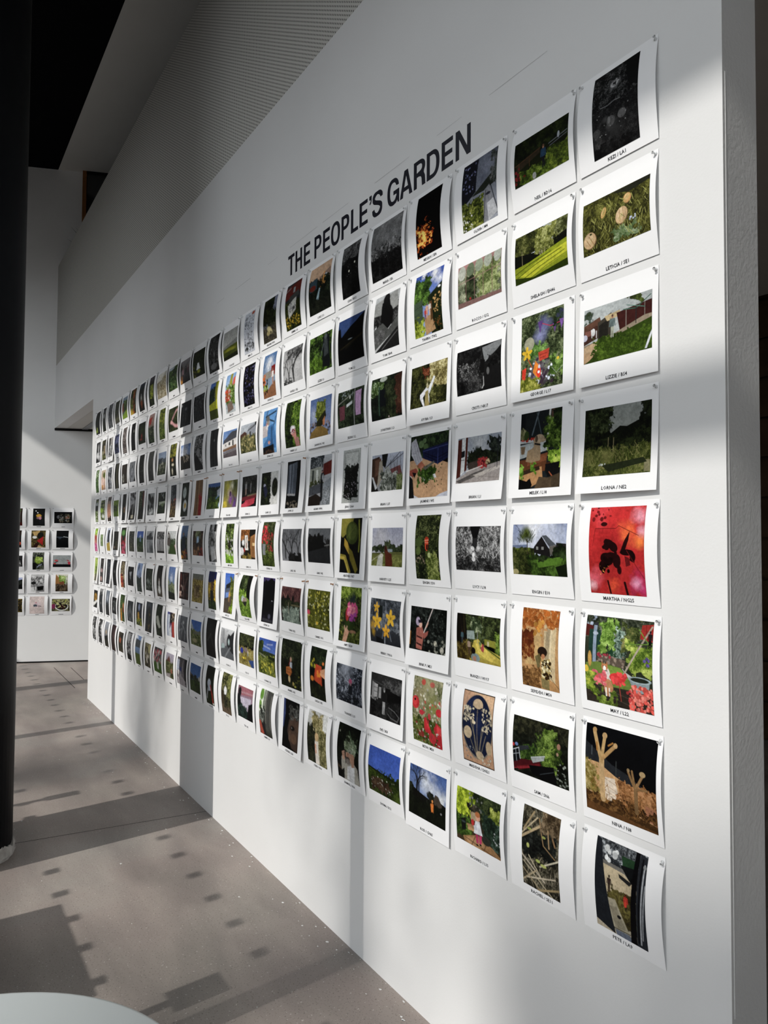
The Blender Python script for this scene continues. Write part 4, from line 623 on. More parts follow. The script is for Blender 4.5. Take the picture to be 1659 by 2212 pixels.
3 0|188,162|LORNA / NE2|a wild meadow before a dark tree line|g 8a908c a4a8a0; f 0 0 .42 .8 0a0f08 1c2614 36402a 14; f .08 .05 .4 .5 10180c 2c381c 4c5a38 18; p 11170d 0 .38 .4 .4 .55 .3 .65 .32 .8 .26 1 .2 1 .7 0 .7; f .85 0 1 .45 080c06 161e10 2a341e 11; f 0 .36 1 .68 0a0f08 18210f 2f3c1c 16; f 0 .6 1 1 2a360f 56622a 8c8c50 18; v 8a8450 0 .55 .9 .9 60; v 5a6428 0 .55 1 1 80; b 5c6030 .08 .72 .12; b 6a6a3a .35 .72 .1; s .25 .8 .45 .9 10 .014 b8c0b8; r .91 .82 .99 .98 8a8664; p 26301a .3 .85 .9 .78 .95 .85 .4 .95; l a89c70 .006 .38 .45 .38 .58; l a89c70 .006 .46 .46 .46 .62
3 1|146,203|MELEK / L18|a dog sitting among planter boxes|g 1c2224 222a2c; l 5a6a70 .03 .45 0 .3 .3; l 48585c .02 .4 .02 .52 .3; p 10161a 0 0 .12 .02 .1 .35 0 .4; r 0 .36 .72 .4 b8bcbc; s .02 .33 .36 .37 7 .035 b8301c; f .02 .25 .12 .36 5a5c38 8a8c60 b0b088 7; e .16 .3 .06 .06 304a20; p b0b8b8 0 .42 .7 .38 .7 .52 0 .6; p 806a50 .02 .44 .14 .44 .12 .54 .04 .54; l d0d0c8 .04 .72 0 .66 .5; p 5a4438 .76 0 .84 0 .84 .25 .74 .25; f .62 .08 1 .5 14240c 385a1c 7aa040 10; f .8 0 1 .2 0c140c 1c2c14 304a20 9; p 6a4024 0 .62 .68 .58 .66 .78 0 .82; p 8a5434 .2 .6 .7 .55 .66 .65 .2 .7; p b88c5c 0 .78 .56 .72 .6 .9 .3 .98 0 .88; p 3a2a1c .03 .77 .5 .71 .52 .76 .08 .82; l 3c7820 .04 .08 .7 .06 .8; f .28 .66 .42 .78 2c6014 60a028 90c850 8; f 0 .7 .12 .84 2c6014 5a9a28 90c850 8; p a48c6c .2 .5 .3 .48 .44 .42 .52 .5 .52 .64 .3 .66 .16 .64; p a08a6c .34 .35 .5 .4 .52 .6 .36 .6; e .48 .36 .12 .055 b09c80; e .57 .38 .07 .03 a89478; e .41 .36 .035 .045 5a4c3c; l 1c1c20 .03 .38 .42 .5 .44; e .62 .365 .014 .008 111; e .82 .76 .18 .1 1a1c14; e .82 .7 .17 .03 4a2c18; f .72 .55 1 .72 345c10 7ab028 c8e060 9; p 141414 .64 .7 .98 .68 .95 .86 .7 .86; l b06038 .02 .74 .8 .82 .86 .98 .84; p 4c4030 .55 .9 1 .82 1 1 .4 1; p 5c4c38 .5 .85 .8 .88 .8 1 .4 1; p 0c0c0c 0 .86 .2 .9 .28 .86 .34 .95 .3 1 0 1
3 2|190,135|BRIAN / L1|a brick house corner with red flowers|g 9aa4b0 b8bcc4; b c8ccd0 .5 .15 .25; p 5c2c22 0 .04 .1 .02 .1 .85 0 .9; l 3a1c18 .006 .02 .1 .02 .85; p dce0e0 .1 .02 .19 0 .19 .75 .1 .82; p 202428 .1 .3 .18 .28 .18 .42 .1 .44; r .1 .48 .18 .5 888; p 5a2a20 .19 0 .24 0 .24 .72 .19 .75; f .24 .3 1 .68 0f140c 222c1a 3a4630 12; b 1c2a1c .46 .3 .07; p 4c423a .24 .58 .55 .52 .55 .68 .3 .74; f .72 .08 .98 .4 10140f 26302a 404c40 14; p a8a09c 0 .92 .3 .74 1 .6 1 1 0 1; p 5c5856 0 .95 .4 .8 .7 .72 .5 .86 .1 1; p c8c0b8 .4 .84 1 .68 1 .74 .5 .9; l 807870 .006 .1 1 .7 .72; l 807870 .006 .5 1 .9 .68; l 807870 .006 .3 .84 1 .94; e .6 .6 .1 .1 5a1c20; s .5 .5 .7 .7 40 .022 b03838; s .68 .55 .76 .64 8 .02 c8b088; l 2a2c34 .014 .93 .05 .93 .72; l e8e4dc .014 .24 .75 .6 .66
3 3|200,202|JASMINE / W5|hands chopping herbs beside a blue crate|f 0 0 1 .4 0c140f 1c2c1c 3a5a34 9; e .3 .15 .07 .06 5a7a50; e .42 .2 .06 .05 4a6a40; e .38 .1 .05 .04 5a7a50; p c8a078 0 .4 .5 .36 1 .5 1 .95 .85 1 .15 1 0 .6; p d8d8e0 .05 .6 .14 .95 .28 1 .1 1 0 .7; p c8ccd8 .8 .96 1 .92 1 1 .7 1; p 1c1c1c 0 .62 .1 .7 .15 1 0 1; p b8b8c0 .02 .1 .14 .04 .35 .4 .2 .48 .04 .3; l 787c88 .008 .08 .1 .24 .42; l 787c88 .008 .13 .1 .3 .42; l 787c88 .008 .05 .2 .18 .44; p 1a2248 .34 .24 .98 .18 1 .42 .74 .5 .36 .38; l 40508a .01 .36 .27 .98 .22; l 0a0e20 .014 .4 .3 .72 .4 .98 .34; l 0a0e20 .012 .42 .34 .72 .45 .98 .38; l 40508a .012 .74 .26 .74 .5; l 0a0e20 .01 .5 .28 .5 .4; l 0a0e20 .01 .6 .3 .6 .44; l 0a0e20 .01 .86 .26 .86 .44; p b06a50 .2 .48 .32 .42 .42 .5 .36 .56 .24 .54; p b87860 .3 .5 .44 .5 .38 .6 .28 .6; p a05040 0 .55 .18 .52 .24 .58 .1 .66 0 .62; p e0e0e0 .3 .66 .68 .64 .72 .7 .4 .76; f .26 .54 .68 .76 16300f 38641c 6a9a48 12; p 6a6a60 .38 .52 .65 .44 .66 .47 .42 .57; p 101014 .08 .58 .2 .6 .14 .68; s .2 .5 .9 .85 30 .012 2c441c
3 4|196,128|BRIAN / L37|a frosty alley between wall and railings|g b8c0d0 8a8c90; p 4a3428 0 .1 .25 .05 .3 .6 .1 1 0 1; p 705040 .1 .15 .3 .1 .3 .5 .12 .6; p a8a090 .25 .2 .35 .15 .4 .6 .2 .9; p 1c1c1c .32 0 .52 0 .45 .4 .35 .3; p 7a4a4a .55 .45 .9 .35 .98 .6 .6 .6; p a8aca8 .45 .35 .55 .35 .9 1 .3 1; f .3 .5 .8 1 2c3428 7a8078 c8ccc4 14; l 1a1a1a .012 .45 .4 .9 0; l 1a1a1a .012 .5 .35 1 .05; l 222 .01 .6 .2 .68 .9; l 222 .01 .7 .12 .78 .95; l 222 .01 .8 .08 .88 1; l 222 .01 .9 .05 .96 1; p 1c1a18 0 .55 .15 .75 .25 1 0 1; p c8ccd0 .02 .6 .06 .6 .2 .9 .14 .95; f .8 .6 1 1 3a4a28 6a7a48 8a9068 12
3 5|125,200|JEAN / CH60|a framed dark flower border|g b8bcb8 b0b4b0; r .1 .04 .9 .96 a4a8a4; r .14 .07 .86 .9 c4c8c4; f .12 .3 .88 .9 0c0f0c 1c221c 343c34 12; p 11140f .14 .4 .5 .42 .86 .26 .86 .9 .14 .9; s .2 .6 .8 .88 30 .014 b8b0b8; s .2 .45 .8 .7 14 .012 58605a; r 0 0 .03 1 888c88; r .97 0 1 1 888c88
3 6|180,200|ADAM / NW6|a man standing in a cobbled street|g b8bcc0 9a9ca0; p 343a3c 0 .05 .62 0 .6 .25 0 .3; f 0 .02 .6 .25 1c2428 444c50 9aa0a4 9; p a8aca0 0 .25 .55 .22 .5 .52 0 .62; r .12 .28 .2 .55 3a4440; r .3 .28 .4 .52 e0e4dc; p 6a241c .62 .18 1 .12 1 .38 .62 .42; l 2a1410 .012 .7 .17 .7 .4; l 2a1410 .012 .82 .16 .82 .38; f .05 .5 .7 .62 28301c 4c5a30 6a5a40 10; p 50545a 0 .62 .6 .55 .55 .75 0 .8; p 8a9298 .55 .6 1 .45 1 1 .6 1; f .6 .65 1 1 6a7074 8a9094 a8aeb4 22; p 2a211c 0 .82 .35 .76 .6 .85 .55 1 0 1; l 15151a .06 .56 .5 .58 .9; l 15151a .05 .6 .5 .62 .88; e .6 .42 .08 .08 1c1c22; e .62 .44 .04 .06 a8acb0; e .58 .33 .03 .025 c0988a; e .58 .31 .03 .015 2a201c
3 7|125,203|JOHN / L8|a curtained window seen from darkness|g 0c0c0c 0a0a0a; p 58626e .1 .08 .75 .03 .7 .75 .1 .72; l 8a94a0 .06 .25 .08 .25 .72; l 788490 .05 .45 .08 .42 .7; l 303840 .04 .36 .1 .36 .7; p a8a8a8 .1 .68 .7 .7 .7 .74 .1 .72; l 2a3034 .03 .62 .1 .6 .7; s .1 .85 .9 1 30 .04 8a8070
3 8|180,150|CLARE / L22|a rectangular portrait beside a dark oval|g d8d8d4 d8d8d4; r 0 0 .56 1 0c100c; f 0 0 .56 1 0a0f0a 1c2818 48562c 12; e .22 .4 .06 .05 c8c8e0; p 2a304a .14 .45 .3 .4 .42 .6 .3 .8; e .82 .48 .17 .28 14180f; s .7 .3 .94 .7 30 .02 3c4630
3 9|180,150|EWAN / L3|white figures above a pink bench|g 1c1c1c 141414; f 0 0 1 .6 0f0f0f 2a2c28 4a4c48 10; m .28 .62 .45 b8b0a8 a8a8a8 c0a090; m .6 .55 .35 a09890 888 888; p 7a2830 0 .68 1 .58 1 .72 0 .8; p c83c50 .05 .95 .3 .78 .9 .72 .85 .9 .4 1; p d84a60 0 .9 .4 .85 .4 1 0 1; l c8d8a0 .01 .4 .64 1 .6
3 10|185,140|TINA / M33|a blurred yellow and violet flower|g 7a7c40 8a8050; b c8c050 .3 .3 .3; b e8e4c8 .6 .2 .15; b e0c8b0 .45 .5 .2; b e8d020 .15 .85 .2; e .5 .5 .07 .1 3a2020; b 8a50a8 .55 .7 .18; b 6a3a90 .85 .85 .2; b 505c30 .85 .2 .2; l 5a3a6a .03 .7 .55 .9 .8; l b870a0 .03 .45 .6 .6 .85
3 11|185,140|BECKY / L4|a blue sky over hedges and steps|g 2c5a90 4c7aa8; f 0 .15 1 .6 101c14 28402c 3f5a3a 9; f 0 .55 1 1 1c3010 3f5c1c 6a8a34 11; p a8b0b8 .75 .3 1 .2 1 .5 .8 .55; l 5090c0 .03 .7 .6 .9 .5; e .95 .85 .04 .08 a8c8e0
3 12|120,203||a red dress against brown curtains|h 8a6a48 7a5c40; l 5a4028 .08 .3 0 .3 1; l a8845c .05 .5 0 .5 1; l 5a4028 .06 .7 0 .7 .6; e .75 .42 .1 .06 8a5040; p 9a1c20 .55 .48 .95 .46 .95 1 .6 1; e .6 .46 .1 .05 a83030
3 13|130,203||two white flowers with yellow hearts|f 0 0 1 1 101810 1f2c20 344434 9; e .42 .3 .22 .16 b8c8c4; e .55 .68 .24 .17 dce4e0; e .57 .68 .12 .08 e0b838; e .4 .3 .06 .04 8aa0a0
3 14|110,203||a red flower in a crowded garden|f 0 0 1 1 20262c 4a5258 80888c 8; e .8 .48 .2 .06 b0283c; f 0 .5 1 1 241c14 50402c 8a7a50 8; s .1 .4 .9 .9 12 .06 a0785c
3 15|160,140||a white bench on dark grass|f 0 0 1 1 0c120c 1f2c1c 344830 9; p a8b4a0 .15 .45 1 .42 1 .52 .2 .6; p 6a8060 .3 .55 .9 .5 .7 .7; s .3 0 .8 .3 8 .04 b0bcb8
3 16|155,150||large monochrome leaves|g a0a4a4 6a6c6c; e .3 .2 .3 .14 1a1c1c 40; e .7 .35 .2 .2 222 ; e .2 .65 .15 .15 2c2e2e; e .65 .65 .2 .14 333; s .3 .7 .8 1 16 .05 e0e4e4
3 17|130,203||leaves beside a red door|f 0 0 .7 1 141c0f 34442a 7a8a60 8; p 5a1c1c .7 0 1 0 1 .8 .75 .8; f .1 .6 1 1 0c0c0a 1c1c16 34342a 9
3 18|165,203||black shapes on grey, monochrome|g c0c0c4 606064; s 0 0 1 .3 18 .09 0a0a0a; p 0c0c0c .3 .45 .7 .4 1 .8 1 1 0 1 .1 .7; p b0b0b4 .1 .3 .3 .3 .2 .6; r .6 .2 .64 .9 ddd; r .4 .82 .75 .95 c8c0a8
3 19|110,203||a candle glow in blackness|g 0a0808 060606; e .6 .55 .12 .05 a87858; e .4 .65 .15 .06 40401c; e .65 .65 .1 .06 8a6a40
3 20|165,130||a bright lawn with shrubs|g 6a8a28 7aa020; f 0 .3 .8 .7 1c2c10 36501c 6a8a34 8; p 5a8018 0 .75 1 .7 1 1 0 1
3 21|130,203||a peach coloured garden wall|g 8a7a74 d8a890; p c89478 0 .3 1 .3 1 .8 0 .8; e .5 .1 .4 .08 4a4440; f 0 .8 1 1 1c1410 3a281c 5a4430 7
3 22|150,170||bright leaves in sunshine|f 0 0 1 1 1c2410 4a6030 b0c480 7; e .3 .5 .3 .12 a0d040; e .6 .8 .2 .1 e8ece8; s .2 0 .9 .4 8 .08 101810
3 23|110,203||a white bloom above wet leaves|f 0 0 1 1 060806 202a1c 8a9a60 7; e .5 .25 .3 .1 b8c0c4; f 0 .5 1 1 2c3c1c 80a050 e8f0d8 7; p 080808 0 .3 1 .3 1 .5 0 .5
4 0|156,205|MARTHA / NG25|a black iris on crimson|g d02828 b02020; b e04048 .2 .1 .2; b f0a0b0 .88 .12 .16; b f0b0c0 .95 .3 .1; b e86830 .7 .3 .2; b f08030 .92 .4 .12; b c01c20 .3 .4 .3; b a81818 .4 .55 .3; b d03080 .9 .85 .2; b f0a0c0 .85 .86 .1; b e06070 .1 .82 .16; b f0b8c0 .05 .9 .1; b e85028 .45 .9 .12; s 0 0 .4 .15 12 .03 801418; e .28 .2 .06 .025 3a0c0c; l 5a1010 .008 .12 .25 .5 .25 .55 .22 .9 .33; l 5a1010 .006 .12 .25 .08 .45; p 2a0a0c .58 .52 .66 .38 .75 .28 .73 .38 .67 .5; e .38 .42 .1 .045 2a0a0c 20; e .46 .46 .09 .05 2a0a0c 40; e .34 .46 .05 .04 240808; s .28 .38 .5 .48 14 .03 2a0a0c; e .34 .6 .12 .07 240808 20; e .26 .68 .07 .06 240808; e .42 .58 .12 .06 2a0a0c; s .2 .58 .42 .74 16 .035 1c0606; e .7 .52 .12 .035 1f0708; e .8 .57 .05 .055 1f0708; l 2a0a0c .03 .76 .6 .82 .62; e .52 .62 .07 .08 2a0a0c; e .56 .72 .04 .05 4a0c10; l 2a0a0c .05 .5 .52 .56 .74; p 6a1418 .66 .56 .74 .58 .76 .66 .68 .68; l 2a0a0c .03 .34 .85 .38 1; l 2a0a0c .04 .64 .86 .68 1; s .2 .68 .4 .78 10 .008 f0a040; l 7a1818 .008 .7 .5 .98 .8
4 1|193,133|ENGIN / E10|a palm tree beside a dark cottage|g 8a9cc0 c8d0d8; b d8dce4 .4 .12 .3; b c0c8d8 .7 .25 .3; l 222 .005 .04 0 .25 .25; p 6a7c9a 0 .42 .3 .4 .3 .46 0 .48; p 5a7020 0 .48 .35 .46 .35 .6 0 .62; f 0 .5 .45 1 1c240f 3c4a1c 6a6c3c 13; f .3 .6 1 1 14240c 30501a 4c7a2c 13; p 4c8028 .45 .7 .95 .62 .9 .76 .5 .85; f .5 .55 .7 .72 101a0c 24381a 344c28 10; p 201e1e .42 .45 .56 .24 .68 .45 .72 .5 .72 .64 .42 .56; p 50565c .56 .23 .64 .22 .82 .4 .7 .44; p 6a6660 .7 .44 .82 .4 .82 .58 .72 .6; p 2a2828 .82 .36 1 .38 1 .55 .82 .55; r .46 .44 .5 .5 8a8c8a; r .56 .44 .6 .5 8a8c8a; f .78 .44 1 .62 0f1a0c 1f341a 34502a 10; b 3f4f1c .26 .2 .11; b 4c5c24 .2 .26 .08; b 46561f .34 .26 .09; b 55652c .27 .14 .07; v 2a3812 .14 .1 .4 .36 40; l 443c2c .016 .29 .3 .3 .58; p 14200f .8 .82 1 .75 1 1 .85 1; e .05 .95 .06 .06 a8a070
4 2|193,128|LUCY / L18|feet in straw, monochrome|f 0 0 1 1 202020 777 c8c8c8 24; f .0 .6 1 1 161616 444 8a8a8a 24; v d8d8d8 0 0 1 .7 120; v 1c1c1c 0 0 1 .9 120; p 141414 .32 .0 .56 0 .5 .3 .42 .34; p 303030 .4 .28 .52 .26 .5 .5 .4 .5; e .4 .5 .045 .05 e0e0e0 20; e .42 .64 .03 .06 e8e8e8 30; e .36 .56 .04 .05 b8b8b8; e .53 .48 .04 .04 d0d0d0; e .42 .74 .04 .05 ddd
4 3|128,205|ENGIN / E10|a striped orange tube in a hedge|f 0 0 1 1 0c140a 243018 5c6a3c 14; f 0 0 1 .4 10180c 34401f 7a8450 16; e .18 .42 .12 .1 4a6030 80; e .15 .56 .1 .07 5a7038 60; p d8481c .42 .37 .58 .36 .56 .5 .52 .58 .44 .52; l f0c0a0 .012 .42 .4 .58 .39; l f0c0a0 .01 .43 .43 .57 .43; e .5 .36 .06 .02 a83010; p 2a1008 .48 .46 .56 .46 .54 .54 .48 .54; f .45 .55 .95 1 2a3a14 6a7c34 b0b870 10; e .6 .62 .06 .04 b8c888; s .05 .6 .4 .75 14 .025 988870
4 4|188,132|HARVEY / L25|two horses in a paddock|g a0a4b8 c8c8cc; b b8b8c0 .3 .25 .3; f 0 .45 1 .64 141c10 2c3a20 46543a 10; f .44 .38 .6 .6 1c2814 3f4c30 5a6648 10; p 8a9aa0 .5 .55 .68 .55 .68 .62 .5 .62; p 6a7038 0 .66 1 .62 1 1 0 1; f 0 .8 1 1 505a28 7a8040 989a5a 12; l 3a3428 .01 0 .68 1 .66; l c8c8b0 .01 0 .88 .25 .72; p 5c2c1c .42 .52 .48 .46 .54 .62 .66 .68 .7 .98 .48 1; p 3a1c14 .42 .5 .47 .46 .5 .6 .44 .58; p c0c0b4 .22 .76 .3 .68 .38 .74 .38 1 .18 1; e .33 .72 .06 .05 d8d4c8
4 5|150,205|HEATHER / NE7|yellow squash and leaves|g 0c0c08 0a0a08; p 8a8434 0 0 .6 0 .5 .2 .1 .36 0 .3; e .55 .27 .3 .2 3c4c1c 30; e .56 .25 .2 .15 50602a 30; l 788038 .01 .3 .36 .7 .14; p a88c2c .2 .36 .36 .44 .5 .6 .44 .66 .2 .5; p 7a7020 .4 .52 .6 .6 .9 .92 .8 1 .5 .75; l b8a440 .12 0 .7 .25 .72 .5 .98; l 8a8028 .04 0 .68 .25 .69 .55 1; l 888c30 .05 .85 .05 .92 .4 .9 .6
4 6|185,138|LARS / N5|black trees against dusk, monochrome|g 606468 7a7c80; f .05 .2 .65 .75 0c0c0c 1c1c1c 2c2c2c 9; p 101010 0 .3 .08 .2 .15 .45 .25 .25 .33 .15 .4 .3 .5 .12 .6 .3 .75 .42 1 .5 1 .7 0 .75; p 26282a 0 .7 1 .5 1 1 0 1; f .8 .3 1 .55 1c1c1c 333 4c4c4c 8; l 999 .014 .76 .5 .95 .47
4 7|185,138|LARS / N5|bare winter branches, monochrome|g 6a6c70 8a8c90; t 141414 .55 1 .05 .1; t 1c1c1c .2 .9 .05 .08; t 1c1c1c .85 .9 .15 .06; l 141414 .03 0 .3 .3 .7 .5 .9; l 141414 .02 .9 0 .55 .4 .5 .8; f .35 .75 1 1 0a0a0a 181818 2a2a2a 12
4 8|130,203|STEFAN / L8|scarlet climbing flowers over a path|f 0 0 1 1 181f0f 3c4a24 6a7450 11; s .05 .08 .5 .5 40 .05 c82c34; s .5 .25 .9 .7 40 .04 a83838; f 0 .65 1 1 1c280f 4a6020 7a8a40 11; p 8a8e90 .1 .5 .35 .5 .3 .75 .1 .75; s .2 .1 .4 .4 14 .04 e85058
4 9|185,142|CAROL / L3|a child feeding chickens by a hutch|g 1c1810 28200f; f 0 0 .6 .35 4a3010 a8682c c89058 9; p e8e4dc .3 .2 .5 .2 .55 .7 .32 .7; m .42 .65 .4 8a5a40 d8d0c8 a05040; p b07c44 .68 .25 1 .15 1 .95 .7 .92; l 3a2410 .03 .8 .3 .8 .9; l 3a2410 .03 .9 .25 .9 .9; r .82 .45 .98 .55 e8c890; e .1 .75 .14 .14 e8e8e8; e .2 .45 .08 .1 eee; e .28 .7 .05 .07 a82828; f .1 .85 .7 1 3a3410 7a6a24 a89040 10
4 10|110,203|AMY / M14|a bright sunlit border|f 0 0 1 1 14200c 4a6a24 a8c070 9; f 0 .75 1 1 3c7a10 7ac028 a8e050 9; s .1 .3 .9 .8 24 .06 e0e0dc; p 2c2420 .4 .45 .65 .4 .6 .65 .4 .65; l 2a2c1c .06 .6 0 .6 .4
4 11|115,203|RAY / L5|a monochrome portrait outdoors|g c0c0c0 505050; r .1 0 .3 .25 1a1a1a; r .6 0 .9 .2 222; f 0 .2 1 .6 555 888 bbb 7; e .5 .45 .18 .08 2a2a2a; e .5 .5 .1 .06 999; p c8c8c8 .3 .6 .7 .58 .9 .9 .3 1; p 333 0 .85 .3 .8 .3 1 0 1
4 12|180,140||a red garden seen through a gateway|g 2a1c18 1c100c; f 0 0 1 1 1c1410 3c281c 6a4c30 9; p a8d0e8 .4 .1 .6 .08 .6 .45 .4 .5; f .3 0 .7 .25 505838 808a60 a8b088 7; m .6 .9 .3 c8a080 d0a070 6a3020; s .6 .7 1 1 14 .05 9a3028; s .1 .7 .5 1 10 .06 a87850
4 13|120,203||a man in a blue jacket, flowers below|g 6a8ab0 4c6a6c; f 0 .35 1 1 141c1c 2c3c34 5a6450 8; e .4 .25 .1 .04 a0785c; p 24384a .25 .33 .65 .32 .75 .75 .25 .75; s 0 .75 .6 1 20 .06 d89028; s .5 .7 1 1 12 .05 a83828
4 14|180,145||a terrace and lawn|g d0d4d4 a8b0a8; p 5c5450 0 0 .3 .15 .45 .4 .4 .7 0 .6; r .1 .15 .2 .3 c8ccc8; p 2c5014 .1 1 .4 .55 1 .5 1 1; p c8a0a8 .85 .6 1 .55 1 .9; f .4 .35 .95 .55 20301c 40583a 607a58 8
4 15|160,140||trees mirrored in still water|g b0b0b4 888; t 1c1c1c .4 .55 0 .1; t 222 .8 .5 0 .08; l 2a2a2a .04 .45 .5 .45 .95; p 0c0c0c 0 .9 1 .9 1 1 0 1; e .5 .3 .4 .06 444; f 0 0 1 .35 1c1c1c 666 a8a8a8 8
4 16|165,150||misty hills in monochrome|g c0c4c6 70787c; p 44484c 0 .25 .3 .2 .5 .1 .7 .05 .8 .3 1 .2 1 .4 0 .4; b a8acb0 .3 .7 .3; b 50565a .7 .8 .3
4 17|155,148||a blue sky over a wall of firs|g 2c64b8 6a9ad8; b e0ecf8 .5 .3 .15; f 0 .3 1 .75 14301c 24502c 3f7044 9; f 0 .65 1 1 1c301c 3c5230 5a6c44 9; r .5 .3 .62 .5 8ab0d8
4 18|145,150||a grey wall of ivy|f 0 0 1 1 1c1e1c 40443c 6c7068 8; f .3 .6 .8 1 34342a 5a5a48 8a8a74 8
4 19|145,203||red and pink blooms on black|f 0 0 1 1 0a0c08 242c1c 40502c 8; e .5 .2 .3 .1 50a050; s 0 .35 1 1 40 .07 a81c30; s .2 .6 1 1 20 .06 e06a8a
4 20|150,150||a dark lane of trees|f 0 0 1 1 141410 302e28 504a40 8; e .3 .85 .1 .06 c8a890; s .3 .6 .8 .9 6 .06 6a6440
4 21|115,190||a dark figure over yellow grass|g c8d0e0 a0a4b0; p 14161c .35 .1 .8 .1 .8 .65 .3 .6; p b8a040 0 .68 1 .6 1 1 0 1; e .6 .2 .2 .1 222
4 22|100,100||a tiny green square picture|f 0 0 1 1 4a6a38 7a9860 a8bc90 6
4 23|110,203||a magenta flower, sunlit green behind|f 0 0 1 .4 6aa020 a8d840 d0f080 6; f 0 .3 1 .7 801c2c c04838 e8c0a0 6; f 0 .65 1 1 a01c60 d83c90 f0a0c8 6
5 0|186,205|MAY / L22|a ginger cat in a colourful garden|g 3a4034 2c3420; f 0 0 1 .25 1c281a 485040 7c8470 12; f 0 .02 .12 .2 50607a 8aa0b8 b8c8dc 8; p 5a2420 0 .1 .12 .12 .12 .24 0 .24; p 14443a .06 .16 .24 .16 .24 .45 .06 .45; p 0f4a34 .36 .22 .5 .22 .5 .5 .36 .52; l c0ccc4 .006 .5 .15 .5 .4; f .25 .05 .5 .38 285014 6aa03c b0d878 11; p 8aa898 .48 .14 .6 .14 .58 .42 .48 .42; f .48 .14 .6 .42 1a3a2c 7a9a8c c8dcd4 24; f .58 .05 .82 .35 243014 586a34 8a8450 12; p a83028 .84 .05 1 .03 1 .22 .82 .2; l 701c18 .006 .9 .04 .9 .2; l 701c18 .006 .95 .04 .95 .2; f .65 .25 1 .6 3c6018 88a83c c8d870 12; p 687e84 .13 .1 .18 .08 .18 .66 .12 .64; l 8aa0b4 .05 .155 .12 .15 .62; e .16 .2 .04 .02 a8b8c8; r .13 .08 .19 .11 3a3c40; p 6a5c50 .2 .42 .62 .46 .6 .56 .2 .5; s .2 .42 .64 .54 30 .02 988878; s .2 .42 .4 .46 10 .02 a83848; p 6a8a3c .02 .55 .2 .52 .55 .55 .68 .65 .72 .8 .4 .84 0 .76; p 7aa044 .3 .54 .55 .56 .66 .66 .5 .72; p c8c8c4 .6 .58 .8 .66 .84 .7 .7 .68; l d0d0d0 .008 .58 .56 .78 .76; p 3a332c 0 .78 1 .78 1 1 0 1; l 544a40 .01 .1 .84 .7 .96; l 544a40 .01 .2 .8 .8 .9; l 262018 .01 .05 .9 .6 1; e .08 .5 .03 .09 c8a050; l b0a494 .022 .55 .68 .98 .06; l 5a8a34 .012 .62 .28 1 .24; l 6a9a3c .012 .8 .1 .98 .28; p 8ca0a4 .66 .64 .96 .66 .94 .78 .74 .8; e .82 .65 .16 .035 a8c0c4; e .82 .65 .13 .025 2a3428; s .86 .4 .95 .48 8 .02 6a5aa0; m .96 .3 .2 334 222 111; e .34 .7 .06 .13 d8d0c8; e .36 .8 .07 .1 c08a60; e .31 .57 .05 .04 c88858; p c88050 .27 .5 .29 .54 .27 .56; p c88050 .35 .5 .36 .55 .33 .54; e .31 .585 .022 .03 f0ece4; l 222 .01 .28 .61 .35 .61; e .29 .56 .006 .006 222; e .33 .56 .006 .006 222; r .31 .8 .33 .9 f0ece4; r .36 .8 .38 .9 e8e0d8; e .25 .7 .09 .05 d85058; s .14 .63 .34 .78 18 .03 e07078; e .5 .67 .12 .055 d83030; s .4 .62 .62 .74 18 .03 f04848; l 8a4a3c .01 .26 .74 .28 .82; l a84a3c .012 .52 .72 .54 .92; f 0 .7 .16 .9 3c5810 84a830 d8d850 8; f .2 .88 .42 1 405c1c 7a9a38 b0c860 10; e .02 .62 .04 .04 e8c838; s .66 .72 1 1 70 .03 e0584c; s .66 .72 1 1 50 .02 f08a7c; s .62 .78 .7 .98 6 .02 b8383c
5 1|130,205|SEPIDEH / M50|a boy hiding his face by autumn leaves|g c8a06c b88c58; p d0bc94 .62 0 .95 0 .9 .9 .62 .82; p a89878 .7 .1 .8 .1 .72 .8 .62 .78; l e0d0ac .03 .84 .05 .76 .8; p c8a870 .1 .3 .55 .3 .5 .7 .1 .72; f 0 0 .6 .22 7a4010 b8702c e0b070 10; f .55 .02 1 .22 8a4a14 c88034 c8a474 10; s .5 0 1 .2 30 .05 b8681c; s 0 .02 .5 .25 30 .055 a8601c; f 0 .28 .35 .62 4c2008 8a4c1c b08448 9; s 0 .3 .3 .6 30 .06 6a3010; s .35 .15 .6 .35 14 .05 c89038; f 0 .75 .5 1 5a3c1c 8a6434 b88c54 10; e .58 .53 .13 .065 2a1c14; e .6 .585 .05 .03 b07850; p 6a6038 .38 .62 .5 .55 .55 .62 .5 .7; p 7a7048 .38 .6 .44 .58 .52 .72 .44 .74; p b8a060 .55 .64 .78 .6 .8 .75 .74 .88 .54 .86; s .56 .64 .8 .86 40 .035 3c2810; s .56 .64 .8 .86 24 .025 e8dcb0; p 8a7c50 .52 .86 .74 .88 .74 1 .54 .98; l 6a5438 .012 .74 .82 1 .96
